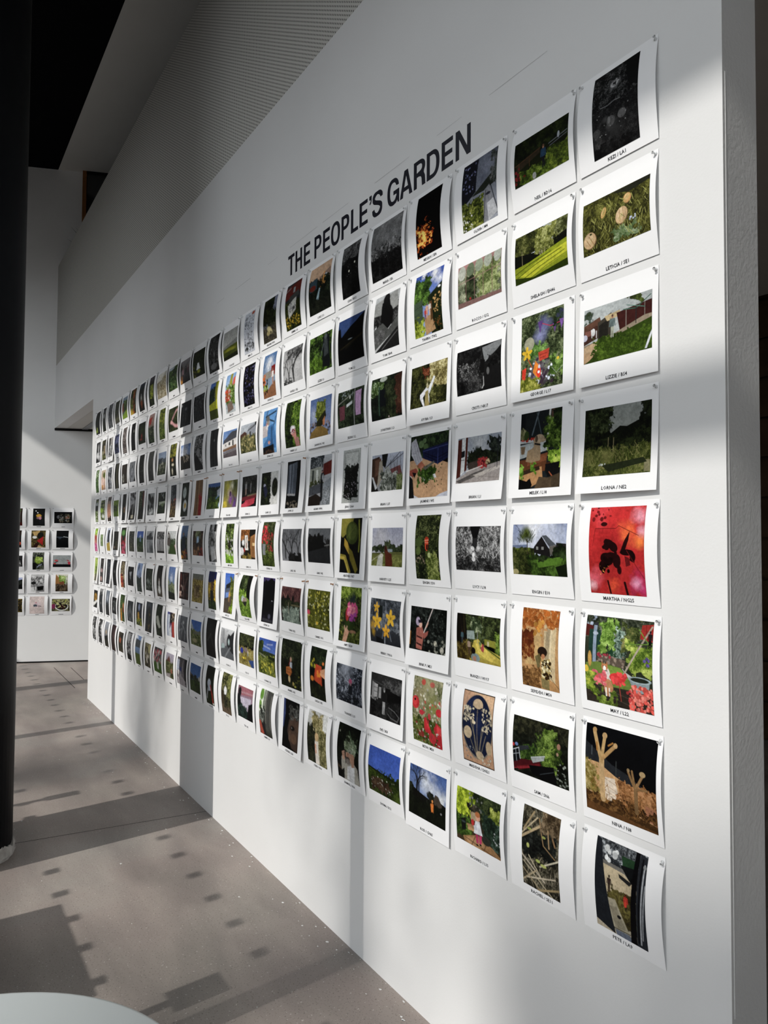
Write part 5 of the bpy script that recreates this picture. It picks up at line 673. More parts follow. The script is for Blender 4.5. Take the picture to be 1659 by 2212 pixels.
5 2|190,132|IRANZU / HU17|children playing on a yellow path|f 0 0 1 .6 10140c 2c381c 5a6a3c 12; p 14120c 0 0 .2 .02 .28 .5 .24 .7 0 .6; l 201a12 .03 .08 .1 .2 .65; l 1c1810 .02 .58 .05 .6 .4; l 1c1810 .02 .48 0 .5 .4; l 2a2414 .04 .16 0 .2 .4; f .35 .05 .6 .4 20301c 4a6040 a8b490 11; p 8a9c98 .25 .36 .42 .34 .44 .52 .26 .54; p 8a8a30 .66 .48 1 .5 1 .66 .66 .6; f .9 .3 1 .9 1c2c0f 4c6a24 8ab048 9; p c0b048 .42 .55 .52 .5 .66 .66 1 .78 1 1 .5 .9 .36 .7; p d8c458 .46 .6 .56 .6 .9 .84 .8 .95 .5 .8; f 0 .62 .4 1 34280f 5a4c1c 8a7c38 12; p a8983c .3 .95 .5 .88 1 .98 1 1 .3 1; l 4a6020 .02 .68 .66 1 .84; m .62 .78 .22 6a3028 b04a48 8a4038; e .61 .7 .04 .06 a84a48; m .56 .72 .2 6a5a44 5a8060 4a6040; e .44 .92 .1 .1 7a9090; e .4 .77 .05 .07 1c120c; p b08068 .38 .9 .45 .88 .46 1 .38 .98; m .3 .88 .36 3a2a20 a08a78 503830; m .14 .66 .3 5a3a2c 3c6068 344048; r .5 .36 .505 .6 ccc; r .72 .52 .76 .62 c0b890
5 3|186,136|BINK P / M21|a person in pink raising a long pole|f 0 0 1 1 060a08 141a16 343c38 12; s .3 .1 .9 .9 60 .018 4c5650; l e8dcd8 .018 .38 .62 .62 0; p b06a5c .18 .5 .34 .44 .4 .6 .36 .98 .2 .96; p a05c50 .36 .62 .52 .52 .5 .62 .42 .72; p 4a2824 .2 .66 .36 .7 .36 .74 .2 .7; p 4a2824 .2 .82 .36 .86 .36 .9 .2 .86; l d8a890 .025 .46 .44 .5 .34; e .26 .36 .07 .09 1c1416; e .29 .4 .05 .08 e0b4a0; e .22 .34 .06 .1 b8a8c0; p 241c2c .22 .3 .3 .3 .34 .36 .24 .38; e .9 .9 .05 .07 b8b4a8; e .72 .78 .04 .06 c8c4b0; p a87830 0 .6 .03 .58 .03 .9 0 .9; s .5 .7 1 1 20 .025 8a8c80
5 4|188,152|BERRY / PH16|yellow daisies on blue grey|g 4a5058 2a2e34; f 0 0 1 .7 2c3238 5a626a 8a9098 7; l 9aa0ac .012 .5 .05 .7 .9; l 8a90a0 .012 .6 .3 .4 .9; p 1c2422 .28 .15 .42 .15 .44 .4 .32 .45; * .22 .2 .1 e0b020; * .25 .5 .16 e8b818; * .7 .4 .16 e0b420; * .55 .7 .13 e0a810; b b89018 .1 .6 .09; b b08c18 .12 .75 .09; p 141618 .2 .85 .45 .9 .45 1 .2 1; l b0b8c0 .02 .5 .85 .48 1
5 5|148,205|AMY / BS20|a hand raising a pink bouquet|f 0 0 1 1 141c0c 3a4a1c 6a7a38 12; f 0 0 1 .22 34480f 6a8a24 a0b850 9; b 2c3c40 .6 .25 .24; e .5 .55 .3 .19 1c3014; e .5 .68 .22 .1 2c4418; e .36 .5 .08 .12 a83030; s .35 .3 .8 .52 50 .05 e05a90; s .4 .35 .7 .5 30 .04 f090a0; s .5 .45 .8 .6 14 .05 b848a8; p c09478 .2 1 .28 .78 .34 .74 .5 .8 .44 .88 .38 1; l c8a088 .04 .3 .8 .26 .72; l c8a088 .04 .36 .8 .38 .72; e .65 .8 .14 .03 b08464; l a85030 .012 .75 .6 .8 .5; s 0 .5 .2 .9 10 .03 a8a848; f .6 .84 1 1 283010 5c6a24 9aa050 9
5 6|185,155|CARRIE / N11|white and yellow flowers in olive grass|f 0 0 1 1 2c3008 565c14 7a7c28 12; s 0 .05 1 .95 50 .028 c0b840; s 0 .05 1 .95 40 .02 e0e0b0; e .07 .6 .07 .06 e0506a; e .44 .85 .04 .04 e8c030; v 7a7c30 0 0 1 1 60
5 7|185,150|TARN / N22|silvery spikes below a red brick wall|g 6a403c 1c1c14; f 0 0 1 .4 4a2c2c 6a4444 8a6058 10; p 1a1414 .05 .35 .12 .22 .2 .35; p 1a1a14 0 .35 .5 .3 .5 .6 0 .6; e .62 .35 .06 .12 14140f; e .36 .3 .06 .08 14140f; f 0 .4 1 .65 10140f 26301a 3c4428 10; f .1 .58 .95 1 3a4a44 74887c a8b8a8 12; v a8bcac .12 .6 .9 .95 80; l a89c80 .015 .4 .45 .4 .75; l 8a7c60 .015 .55 .5 1 .5
5 8|128,203|STEFAN / L8|a moonlit black landscape|g 4a3c70 0a0a10; f 0 .1 1 .9 06060a 101016 1c1c24 8; b 08080a .3 .6 .4; e .8 .5 .03 .012 e0e0e8; e .65 .85 .1 .05 505060; l 8a8a90 .008 .15 .92 .9 .94; l 8a8a90 .008 .1 .95 .9 .97; p 060608 .3 .1 .7 0 1 .1 1 .5 .2 .5
5 9|125,203|ELLA / M25|a garden seat by a grassy bank|f 0 0 1 .45 14200c 344824 647a48 9; f 0 .35 1 1 386014 68982c 98c050 10; p 10140c .6 0 1 0 1 .6 .7 .5; p a89484 .25 .55 .7 .52 .75 .6 .3 .65; p 2c3028 .35 .63 .75 .62 .6 .75 .4 .7; s .3 .5 .5 .6 8 .04 d0e0f0
5 10|122,203|NAT / L12|a blue sky above a courtyard|g 1c70d0 88b8e8; p 2c3034 .15 .3 .6 .22 .6 .4 .15 .42; p 5a6a80 .1 .4 .6 .36 .6 .46 .1 .5; f .6 .1 1 1 2c3c10 6a7a2c a8a048 8; p 5a5044 0 .65 .8 .55 .8 1 0 1; m .55 .72 .3 c89048 d8a040 b08850; l 3a2c1c .06 .12 .4 .12 .65; e .8 .9 .2 .07 6a3420; f .6 .78 1 .95 4a7a10 88b028 b8d850 7
5 11|120,203|IAN / N8|yellow flowers on deep blue|g 14205a 1c2c50; f 0 .3 .5 1 5a5008 c09c10 e8c830 7; f .7 .25 1 .9 6a5808 c8a010 f0d040 7; e .5 .4 .14 .14 7a5830; p 2c2c28 .3 .5 .7 .5 .7 .8 .3 .8; f 0 .75 1 1 14240c 2c4418 4c6a28 8
5 12|180,160||a golden wheat border|g 7a8078 a08430; f 0 .2 1 1 6a5c1c a08c3c c8b468 9; f .2 .4 .7 .8 50401c 80683c a8946c 8
5 13|175,160||dark red leaves with white edges|f 0 0 1 1 140808 3c1814 6a2c20 7; l c8a89c .02 .4 .1 .5 .9; l b88878 .02 .8 .2 .5 .6; s .05 .5 .4 .9 10 .06 e0c0b0
5 14|130,203||a blue gable under clouds|g 5a80b8 7a908c; b c8d4e8 .5 .35 .25; f 0 .5 1 .8 3c4a34 6a7858 909c78 8; p 1c241c 0 .75 1 .8 1 1 0 1; p 8a9a70 0 .35 .3 .5 0 .55
5 15|110,203||a white dress on a dark stage|g 0c0a08 3a342c; e .5 .55 .12 .12 d8d8d4; p e8e8e4 .35 .65 .65 .65 .75 .85 .5 .98 .3 .85; p 5a5040 0 .75 1 .72 1 1 0 1; e .5 .8 .22 .1 f0f0ec; e .5 .46 .07 .03 a89080
5 16|165,150||a dark green thicket|f 0 0 1 1 0a120c 1f2f20 3a5038 8; s .1 .5 .9 .9 14 .05 9aa8a0
5 17|125,203||lavender spikes on pale sky|g 8aa8d0 a0b4d0; f 0 .45 1 1 14201c 2c403c 4a6050 8; e .3 .15 .1 .12 1c2230; l 2a3040 .04 .3 .2 .4 .6; l 2a3040 .04 .6 .3 .6 .6; e .7 .4 .07 .07 444c70
5 18|160,140||a white triangle on black|g 060608 060608; p a0a4a8 .3 .3 .7 .25 .5 .6; p 888c90 .4 .55 .55 .5 .5 .75
5 19|120,203||red and yellow leaves|f 0 0 1 1 1c1410 5a4c34 a89c78 7; f 0 .5 .6 1 6a1418 b03028 e0b050 7
5 20|110,203||black with one white speck|g 060606 080808; e .5 .45 .14 .06 8a8a88
5 21|125,203||dark water with grey light|f 0 0 1 1 10141a 2c3038 5a6068 6
5 22|115,203||a mauve figure in the dark|f 0 0 1 1 14100f 34302c 6a6464 6; e .5 .5 .25 .08 c8a8a8; e .4 .85 .3 .1 b89890
5 23|110,203||a walker's shadow on bright grass|g b0c860 d8d0b8; f 0 0 1 .7 7aa030 a8c850 d0e088 6; p 28301c .5 .45 .7 .4 .8 1 .3 1; e .6 .42 .1 .06 28301c; b e8d8c8 .15 .85 .2
6 0|198,200|NINA / N8|pollarded trees lit gold at night|g 0a0c10 0c0a0a; p 282c30 0 .2 .15 .28 .4 .4 .6 .45 .85 .55 1 .6 1 .7 0 .5; p c8a070 0 .42 .2 .42 .45 .52 .75 .6 1 .72 1 .92 .5 .88 0 .82; f 0 .42 .2 .82 6a5c1c 9c8c48 c0b080 14; p e0d0bc .3 .56 .44 .55 .48 .7 .44 .85 .28 .82; f .5 .55 1 .85 7c5028 b07c48 d09c6c 22; p b07858 .85 .72 1 .74 1 .92 .85 .88; l 9a7444 .004 0 .5 1 .76; l 9a7444 .004 0 .58 1 .82; l 9a7444 .004 0 .66 1 .86; p 4c3418 0 .78 .5 .84 1 .92 1 1 0 1; f 0 .78 1 .92 2c1c0c 5a3c1c 8a6434 20; p 6a4824 0 .9 1 .98 1 1 0 1; v 9a7038 .05 .62 .4 .86 24; v 8a6030 .6 .66 .9 .92 24; l c8a878 .075 .25 .38 .26 .82; l bc9c68 .05 .25 .4 .13 .08; l bc9c68 .045 .25 .38 .28 .12; l b4905c .045 .26 .36 .42 .2; e .13 .06 .03 .03 b4905c; e .28 .1 .035 .035 bc9c6c; e .44 .18 .03 .03 bc9c6c; l a87838 .025 .18 .28 .17 .2; l a87838 .02 .34 .2 .4 .16; l 846844 .05 .73 .6 .73 .84; l 907048 .03 .73 .6 .63 .42; l 907048 .028 .73 .6 .68 .4; l 987850 .03 .73 .58 .82 .42; l 907048 .025 .75 .58 .88 .56; e .82 .4 .04 .03 a89068; e .63 .4 .02 .02 98805c; l 704820 .02 .95 .6 1 .66; l 383c3c .015 .46 .35 .46 .5; l 5c6468 .01 .1 .25 .1 .35
6 1|190,148|SAM / SN6|ivy draped over a narrow boat|f 0 0 1 .4 10120a 24261a 40402c 16; f 0 .3 1 1 0a0c08 14180f 242a20 12; f .45 .25 .85 .7 10200a 34501c 68883c 13; f .58 .12 .78 .4 20380f 4c6c24 80a04c 13; f .58 .4 .76 .8 1c340f 4c7024 84a448 13; f .15 .45 .45 .75 142a10 34581f 5a8038 12; p 4c1018 0 .76 .5 .68 .55 .78 0 .96; p 701820 .05 .9 .5 .72 .5 .76 .1 .95; l a83040 .006 0 .95 .5 .76; p 98a0a0 .34 .66 .6 .56 .58 .64 .38 .74; l c0c8cc .008 .35 .65 .6 .56; p 14181c 0 .62 .12 .56 .14 .76 0 .84; l 98a0a8 .008 0 .7 .14 .64; l 98a0a8 .008 .06 .6 .07 .8; l c8d0d8 .01 0 .62 .12 .55 .14 .74; e .08 .5 .03 .03 6080b0; e .02 .52 .02 .03 b02c30; p 30363a .12 .52 .3 .46 .32 .52 .14 .6; e .84 .33 .03 .05 9a7460; e .82 .46 .02 .03 a88a70; s .8 .6 1 1 20 .016 889088; s .6 .7 .9 1 10 .02 3c4838; p 0a0a0c .3 .8 .75 .7 .8 1 .35 .95; l 444c50 .006 .5 .9 .75 .78
6 2|132,203|MADEHA / DN21|cream seed heads on a dark blue oval|g c8a080 c09878; p d8b490 .3 0 1 0 1 .4; b b08868 .85 .9 .2; e .5 .48 .49 .445 8a8070; e .5 .47 .47 .43 16233e; b 24365c .3 .2 .2; b 1c2c50 .55 .4 .3; e .5 .18 .16 .09 c8b090; p 16233e .36 .2 .64 .2 .6 .27 .4 .27; e .5 .21 .16 .03 16233e; e .5 .16 .15 .065 ccb494; e .2 .58 .13 .085 c4b090; e .86 .72 .09 .095 b8a484; e .56 .86 .12 .06 c0ac8c; e .37 .41 .04 .035 d0c0a0; l b8a88c .008 .5 .24 .5 .84; l a89c80 .01 .38 .45 .45 .84; l a89c80 .01 .28 .66 .44 .86; l a89c80 .01 .66 .46 .56 .84; l a89c80 .01 .78 .56 .6 .84; l b0a488 .01 .24 .34 .42 .6 .48 .82; l b0a488 .008 .85 .3 .72 .46 .55 .78; l c8bc9c .012 .24 .34 .1 .3; l c8bc9c .012 .24 .34 .18 .26; l c8bc9c .012 .24 .34 .3 .24; l c8bc9c .012 .24 .34 .38 .3; l c8bc9c .012 .24 .34 .1 .38; s .06 .22 .42 .44 34 .028 d8ccb0; s .66 .2 .95 .52 44 .026 d0c4a8; l c8bc9c .01 .95 .35 .66 .48; s .1 .78 .4 .94 14 .02 7a8088; s .6 .85 .9 .98 14 .025 c8c4b4; l 8a8478 .01 .15 .8 .42 .94; r 0 0 1 .015 1a1414; r 0 .985 1 1 1a1414; r 0 0 .02 1 1a1414; r .98 0 1 1 1a1414
6 3|150,203|BETH / M20|scarlet poppies in a meadow|f 0 0 1 1 54602c 88886a b8b490 9; b a8a47c .5 .12 .4; b 9a9068 .2 .3 .3; b 8a8c50 .7 .4 .3; f 0 .6 1 1 2c3c14 5c6c2c 98985c 11; s 0 .12 1 .6 40 .03 d8d4c0; s 0 .2 1 .6 12 .035 c86050; e .35 .07 .07 .045 c85848; e .65 .08 .08 .04 c06858; e .12 .4 .13 .1 c82c30; e .1 .38 .08 .07 e04040; e .1 .36 .03 .02 14080c; e .33 .53 .08 .04 c83040; e .6 .56 .05 .05 c03c40; p c82430 .42 .6 .5 .58 .58 .7 .66 .78 .6 .84 .42 .78; p e03c40 .46 .6 .56 .66 .6 .76 .5 .7; e .92 .46 .1 .06 c82c34; p c0202c .74 .72 .84 .62 1 .68 1 .9 .8 .86; p e04448 .84 .64 1 .7 .98 .8 .84 .76; e .68 .88 .12 .08 c8303a; e .94 .94 .12 .07 c02430; e .3 .86 .1 .05 8a2c28; s .1 .6 .9 1 20 .03 a83038; s 0 .6 1 1 24 .02 d8d8cc; l 6a7038 .012 .1 .5 .3 .9
6 4|188,146|EVE / SK8|a figure by washing, monochrome|g 303030 1a1a1a; f .4 .1 1 .35 2a2a2a 4c4c4c 6a6a6a 20; p 8a8a8a .05 .2 .2 .25 .18 .6 .05 .62; r .12 .25 .24 .55 a8a8a8; l 444 .008 .12 .33 .24 .33; l 444 .008 .12 .43 .24 .43; r .28 .3 .36 .55 999; p 0f0f0f .55 .32 1 .38 .98 .7 .56 .68; l 555 .01 .04 .18 .9 .32; p 161616 .42 .3 .64 .28 .64 .4 .42 .4; f 0 .6 1 1 0f0f0f 222 363636 16; m .46 .9 .62 b0b0b0 1c1c1c a0a0a0; l 888 .008 .6 .85 .7 .92 .9 .95 .95 .85 .8 .75 .62 .7; s .02 .55 .3 .62 10 .02 888
6 5|186,136|THANDIE / L15|a pink hat among frosted brambles|f 0 0 1 1 10141c 3c4450 a8b0bc 16; b 98a0ac .4 .1 .3; l a8b0bc .008 0 .4 .4 .8; l b8c0cc .008 .1 .2 .6 .5; l a8b0bc .008 .3 .9 .7 .3; l 98a0ac .008 .7 .9 .9 .4; p 1c2028 .52 .45 .64 .44 .66 .9 .5 .92; e .57 .4 .06 .07 c85a80; e .58 .47 .03 .04 a8848a; f 0 .75 1 1 0a0e14 28303a 8a929c 18
6 6|130,203|LAELIA / SE5|an orange book among poppies|g 0a0e08 080a06; f 0 0 1 .4 0c140a 20301a 3c4c2c 9; s .1 .25 .35 .4 10 .05 a8a020; p c0481c .4 .32 .78 .34 .8 .72 .3 .64; p e06828 .45 .45 .6 .42 .62 .55 .5 .58; p e8901c .5 .42 .62 .5 .75 .42 .7 .56 .5 .56; e .18 .62 .1 .05 e0881c; p d8a078 .7 .42 .98 .36 1 .56 .72 .52; e .85 .28 .06 .03 d8782c; f 0 .7 1 1 0a0c06 1a2010 303a1c 9
6 7|190,200|ANABEL / SK3|a child in orange in a night garden|f 0 0 1 1 080c06 182010 303c20 12; f 0 .02 1 .4 0c140c 24301c 485234 14; p b0682c .28 .58 .5 .54 .56 .66 .46 .76 .28 .72; l 3a1c10 .01 .3 .62 .5 .62; l 3a1c10 .01 .3 .68 .5 .68; e .5 .4 .04 .05 c8a088; p b8c0c8 .46 .46 .56 .46 .56 .58 .46 .56; l a03028 .02 .46 .44 .42 .52; e .42 .82 .05 .07 d0b888; e .6 .9 .03 .04 c0a860; s .6 .7 1 .95 14 .018 a8a848
6 8|185,160|DONNA / L23|a green valley under blue sky|g 2c5cb0 6a98d0; l d8e4f0 .014 .3 .2 .7 .25; l e0e8f0 .012 .5 .15 .8 .12; p 2c3c28 0 .42 .4 .34 1 .36 1 .46 0 .5; f 0 .4 1 1 2c3c10 5c6c24 98a04c 11; f 0 .1 .25 .5 1c2c10 3c5020 5c6c34 9; l c8c8b0 .012 .1 .44 .45 .5; s .2 .6 .9 .95 30 .03 c8c040; p 1c2c10 .6 .45 1 .46 1 .56 .6 .52
6 9|185,150|CAS / S6|children picnicking on dry grass|f 0 0 1 .4 141a0c 343c20 5c6038 10; p 98884c 0 .5 .5 .42 1 .6 1 1 0 1; f 0 .45 1 1 6a6028 988848 b0a868 12; e .22 .55 .1 .09 2438a0; p 28508a .65 .8 .98 .75 1 .98 .85 1; e .48 .5 .1 .08 8a7c78; m .62 .68 .2 c8a088 e0d8d0 6a8ab0; e .05 .64 .05 .04 e8e4dc; s .3 .7 .5 .8 5 .03 e8d020
6 10|175,150|OSCAR / L7|a monochrome back street|g d0d2d4 6a6c6e; p 2c2e30 .5 .35 .6 .15 .75 .2 1 0 1 .8 .5 .7; p 9a9c9e 0 0 .3 .05 .35 .55 0 .6; l e0e0e0 .02 .1 0 .1 .5; p 606468 0 .75 .5 .55 1 .85 1 1 0 1; p a0b8b8 .1 .55 .3 .5 .35 .65 .1 .7; e .65 .42 .06 .1 b0c8c8; l c0c4c8 .02 .3 .98 .75 .6
6 11|150,203|ARUN / LE2|a dim figure in blackness|g 0a0a0a 080808; l 4a4a4a .02 .4 .15 .45 .5; l 6a6a6a .015 .2 .6 .5 .4 .8 .7; l 444 .02 .6 .15 .55 .5; s .1 .1 .9 .6 8 .02 444
6 12|175,140||a blue sky beyond a white gable|g 1c60a8 4c88c0; p a8b0b0 0 .05 .35 .4 0 .55; f 0 .4 1 1 26340f 5a6a34 8a9058 10; p 6c705c .3 .45 1 .38 1 .52 .3 .55; e .4 .8 .2 .08 a8a078
6 13|170,150||a pale twig on grey|g 787c82 50545a; l d0d4d8 .03 .4 .3 .6 .4 .8 .6 .7 .9; l c0c4c8 .03 .6 .4 .4 .7 .3 1; l c8ccd0 .02 .5 .5 .2 .6; e .6 .25 .08 .06 e0e4e4
6 14|150,150||a white towel with red beads|h 3c60a0 8a3428; p c0ccd8 .1 .1 .4 .1 .35 1 .1 1; p d8dce0 .35 .7 .6 .5 .6 1 .35 1; f .6 0 1 .4 101010 303430 c8b090 7; p b04030 .65 .4 .95 .35 .95 1 .7 1; p 0a0a0a .4 0 .6 0 .6 .4 .4 .5
6 15|125,203||white cloth caught on a dark hedge|f 0 0 1 1 0a100a 20301c 3c5034 8; p b8bcb0 .1 .4 .4 .35 .8 .7 .5 .75 .2 .6; l 8a9080 .02 .2 .4 .6 .75
6 16|150,203||a lit archway at night|g 343c44 1c1c1c; e .5 .5 .45 .45 444c54; e .5 .55 .38 .4 1c2428; s .4 .3 .6 .9 14 .03 c8a868; e .5 .5 .1 .3 34342c; s .2 .7 .8 1 10 .04 6a5c48
6 17|155,160||a yellow bloom below blue light|g 1c2434 10140c; e .5 .2 .14 .15 8a9ab8; p c89c20 .3 .45 .5 .4 .6 .8 .3 .75; f 0 .7 1 1 142008 4a6010 b8b820 7
6 18|150,150||a gothic arch in monochrome|g 34383c 2a2c30; p 6a7074 .15 .6 .5 .15 .85 .6 .7 .95 .3 .95; l 1c1c1c .05 .5 .2 .5 .9; e .5 .7 .12 .12 1c1c1c
6 19|135,203||an orange figure on green|f 0 0 1 1 1c3010 3a5c20 5c8434 8; p d8901c .2 .55 .4 .5 .45 1 .2 1; e .75 .4 .14 .1 c88858; e .8 .55 .1 .1 a84028
6 20|150,130||a pale flower on black|g 080808 0a0a0c; f .2 .2 .8 .8 080808 34383a 8a9090 8; e .45 .7 .1 .1 b0b4b4
6 21|130,203||a grey sky over dark land|g 7a8490 101214; b a8b0bc .5 .3 .3; f 0 .55 1 1 0a0c0c 202424 343838 7
6 22|120,203||grey rock and a bird|g a0a0a0 202224; p 2c3034 0 .3 1 .2 1 1 0 1; e .4 .2 .2 .08 1a1a1a; e .5 .6 .1 .05 888
6 23|150,150||a yellow dish of fruit|g 1c1c18 14140f; e .5 .4 .3 .22 c89820; e .5 .4 .18 .12 7a5a10; p e8e8e4 0 .75 .9 .5 1 .6 .1 .95
7 0|140,203|PETE / LA9|workers in a yard seen past a curtain|g 50545c c0b49c; p 2c3034 .1 0 1 .05 1 .25 .1 .22; f .1 0 1 .2 1c2024 6a7074 b8c0c4 12; s .2 .08 .5 .22 10 .05 e0e4e4; p 1c4a30 .52 .1 .8 .1 .78 .2 .55 .2; p 14181a .5 .2 .8 .18 .9 .32 .75 .36; e .77 .32 .05 .04 0c0c0c; p c8b898 .15 .26 .6 .28 .85 .4 .85 .62 .3 .6 .15 .5; p 2c2c2c .48 .3 .75 .34 .7 .38 .5 .34; f .25 .48 .85 .9 2c2414 5a5028 80783c 9; p 5a6c24 .7 .7 .85 .65 .85 .85 .75 .85; p b0a890 .2 .62 .42 .6 .68 .94 .38 .96; p 9a927c .3 .7 .44 .68 .6 .9 .4 .92; p 707a8a .38 .94 .66 .93 .75 1 .4 1; l 1c1c1c .012 .34 .93 .68 .92; m .3 .56 .2 3a2c24 3c2c28 4a3c30; m .63 .68 .2 8a3020 c03828 241c1c; e .62 .6 .03 .03 d84028; e .48 .78 .04 .02 1c1c1c; p 23282e 0 0 .1 .02 .38 1 0 .92; p 0c0c0f .78 0 .86 0 .8 1 .68 1; p 30343a .86 0 1 .02 1 1 .8 1; l b0b4b8 .025 .96 .1 .88 .96; l a0a4a8 .02 .99 .3 .92 .9; l 141418 .03 .92 .05 .84 .95; e .96 .12 .03 .02 888c8c
7 1|128,203|RACHEL / SE11|a nest of dry stems|f 0 0 1 1 1c1a14 4c4838 8a8470 12; f 0 .25 .9 .6 0a0c0c 20241f 3c403c 10; l b8a480 .05 0 .4 .5 .18 1 .06; l a89470 .04 .05 .3 .3 .05; l c0b090 .03 0 .36 .4 .1; l 8a6c4c .04 .6 0 .9 .35; l 987c58 .025 .45 .1 .6 .4 .9 .5; f .5 0 1 .25 3c3020 6c5c44 988468 9; l a88c68 .03 .7 .2 .75 .4; v c0b49c 0 .55 1 1 60; l c8bca8 .03 0 .62 .6 .85; l b8ac90 .03 .05 .7 .8 1; l d0c4ac .03 .1 .9 .9 .75; l a89878 .03 0 .78 .5 1; l d0c8b0 .03 .5 .68 1 .5; l c0b498 .03 .2 .6 .5 .8; l a8946c .04 .4 1 1 .86; l b8a888 .03 0 .95 .4 .75; e .2 .27 .06 .015 a8b060; e .6 .3 .05 .015 a0a858; e .18 .48 .04 .03 b0b868 ; e .6 .65 .08 .02 b8c070; e .45 .62 .06 .02 a8b860
7 2|190,150|RICHARD / L15|a toddler on a patio among shrubs|g 141c10 50402c; f 0 0 1 .5 101810 2c3c20 505f38 12; f 0 0 .38 .5 5a7408 a4c01c d8e840 10; f .78 .15 1 .5 4a6014 98a840 c8d070 10; f .62 .3 1 .85 0f2018 284434 58786a 9; f 0 .5 .35 .9 14280f 345c1c 6a983c 10; p 181c18 .12 .58 .24 .52 .24 .75 .14 .8; e .18 .62 .05 .02 3c4c4c; p a8845c .25 .62 .5 .58 .5 .74 .3 .7; p c8a070 .28 .68 .5 .66 .5 .7 .28 .73; p a88054 .15 .9 .5 .75 .85 .86 1 .96 1 1 .2 1; p bc9468 .2 .9 .48 .8 .7 .9 .5 1 .3 1; l 5a4028 .012 .45 .8 .35 1; l 5a4028 .012 .7 .84 .62 1; l 5a4028 .01 .2 .9 .9 1; p b8a484 .35 .36 .5 .34 .52 .5 .36 .52; f .3 .2 .5 .36 1c1c18 3c3c30 685c48 10; e .4 .55 .035 .06 c83030; e .7 .78 .1 .08 343830; p e8ecf0 .46 .5 .56 .48 .62 .72 .42 .74; p d8dce4 .42 .6 .5 .54 .5 .66 .44 .68; p c8386c .46 .74 .52 .74 .52 .9 .47 .9; p c8386c .54 .74 .6 .72 .59 .88 .54 .9; e .52 .42 .05 .07 e0ac90; e .51 .37 .055 .05 c87c48; e .485 .94 .025 .02 2c2018; e .56 .91 .025 .02 2c2018; s .3 .05 .6 .3 12 .018 888c84; s .85 .55 1 .8 10 .014 c8d0d0
7 3|188,153|ROD / CH65|an orange figure on a shadowed lawn|g 3c64a0 88a0c0; b d0d8e0 .45 .2 .22; b c8d0dc .65 .35 .22; b e0e4e8 .9 .45 .15; t 1c1c1c .22 .5 .02 .06; t 222 .28 .5 .05 .03; p 14140f 0 .4 .3 .5 .55 .55 .65 .45 .8 .5 1 .55 1 1 0 1; f 0 .35 .1 .6 141a10 2c3424 4c5440 9; p 4c4238 .68 .5 .72 .4 .8 .42 .9 .56 .9 .64 .7 .6; p 0f140c 0 .62 .6 .66 1 .68 1 1 0 1; f 0 .62 1 1 0c100a 161c10 20281a 14; f .5 .4 .7 .62 10120e 1c2018 30342a 9; p d87c28 .6 .62 .64 .6 .68 .6 .68 .78 .66 .76 .63 .78; e .65 .56 .02 .03 d89048; e .88 .72 .02 .02 888
7 4|188,153|SHYMA / EC1|birds over a dark green hillside|g 2c5cb4 3a6cc0; p 22380f 0 .44 .4 .5 1 .56 1 1 0 1; f 0 .48 1 1 142408 2c4010 4c6420 14; p 3a2a1c .08 .72 .3 .64 .7 .72 .6 .9 .2 .88; f .1 .66 .7 .9 2c2014 4a3424 64503c 14; s .1 .6 .9 .9 20 .012 d8dcd0; e .36 .44 .012 .014 14203a; e .42 .46 .012 .014 14203a; l 0c1408 .02 0 .46 .4 .51 1 .575
7 5|155,200|ISHMAEL / N16|a bearded man holding a phone|g 060a08 0a0e0c; f 0 0 1 .6 060a08 10180f 242c1c 8; e .1 .15 .02 .015 a8a898; p b0aca0 .3 1 .34 .75 .45 .66 .75 .62 .92 .7 1 1; p e0e0e0 .42 .98 .48 .74 .72 .66 .8 .7 .75 1; p a8a498 .2 .85 .22 .6 .32 .52 .4 .6 .4 .75; e .58 .5 .2 .16 b89078; e .72 .5 .05 .06 b88a70; p b08870 .66 .55 .8 .5 .78 .7 .66 .72; e .6 .38 .22 .1 9aa090; f .36 .24 .85 .44 3c4c38 7a8c6c b0c0a4 10; l 507050 .03 .6 .2 .95 .4; l 507050 .02 .6 .2 .5 .1; e .5 .6 .1 .05 4a4440; e .52 .64 .1 .05 8a8078; e .45 .46 .035 .012 2c1c18; e .6 .46 .03 .012 2c1c18; p a87860 .48 .48 .54 .48 .52 .56 .46 .56; p 1c1c20 .34 .46 .42 .44 .42 .58 .36 .6; p c09880 .24 .5 .36 .46 .38 .62 .28 .64; l 8a6854 .015 .26 .52 .37 .5; l 8a6854 .015 .26 .56 .37 .54; p 4a3c2c 0 .75 .2 .8 .2 .85 0 .8
7 6|160,203|STEPH / W10|a blonde girl beside tall grass|g d8d8d4 3c3c2c; f .2 .05 .9 .5 6a6438 a89c68 d8cca0 12; p 10140c 0 .25 .3 .4 .35 1 0 1; f 0 .3 .45 1 0c0f0a 242a1c 4c4c34 10; f .5 .3 1 1 4a4828 8a8454 c0b88c 10; e .52 .46 .1 .07 d8b888; p d8b888 .44 .46 .54 .44 .56 .6 .46 .6; p e8e0d4 .42 .56 .6 .54 .62 .98 .42 1; p d8a080 .42 .62 .48 .6 .5 .78 .44 .8; p e8e8e4 .75 .02 1 0 1 .3 .8 .3
7 7|150,203|STEPHEN / LN6|a close face half in shadow|g 0c0c0e 0a0a0a; p 3c4c7a 0 0 .12 0 .15 .3 .06 .6 0 .6; p 4c3c34 .4 .4 .8 .2 1 .3 1 1 .6 .95 .3 .65; e .7 .5 .3 .25 5a463a; f .4 .1 1 .35 1c1c1c 4c4c48 80807a 9; e .62 .55 .14 .05 201814; e .6 .56 .07 .03 0a0808; e .57 .55 .02 .015 a8a098; p 6c5444 .4 .6 .55 .65 .5 .85 .4 .8; e .72 .75 .18 .1 68503f; p 080808 0 .7 .3 .75 .5 1 0 1
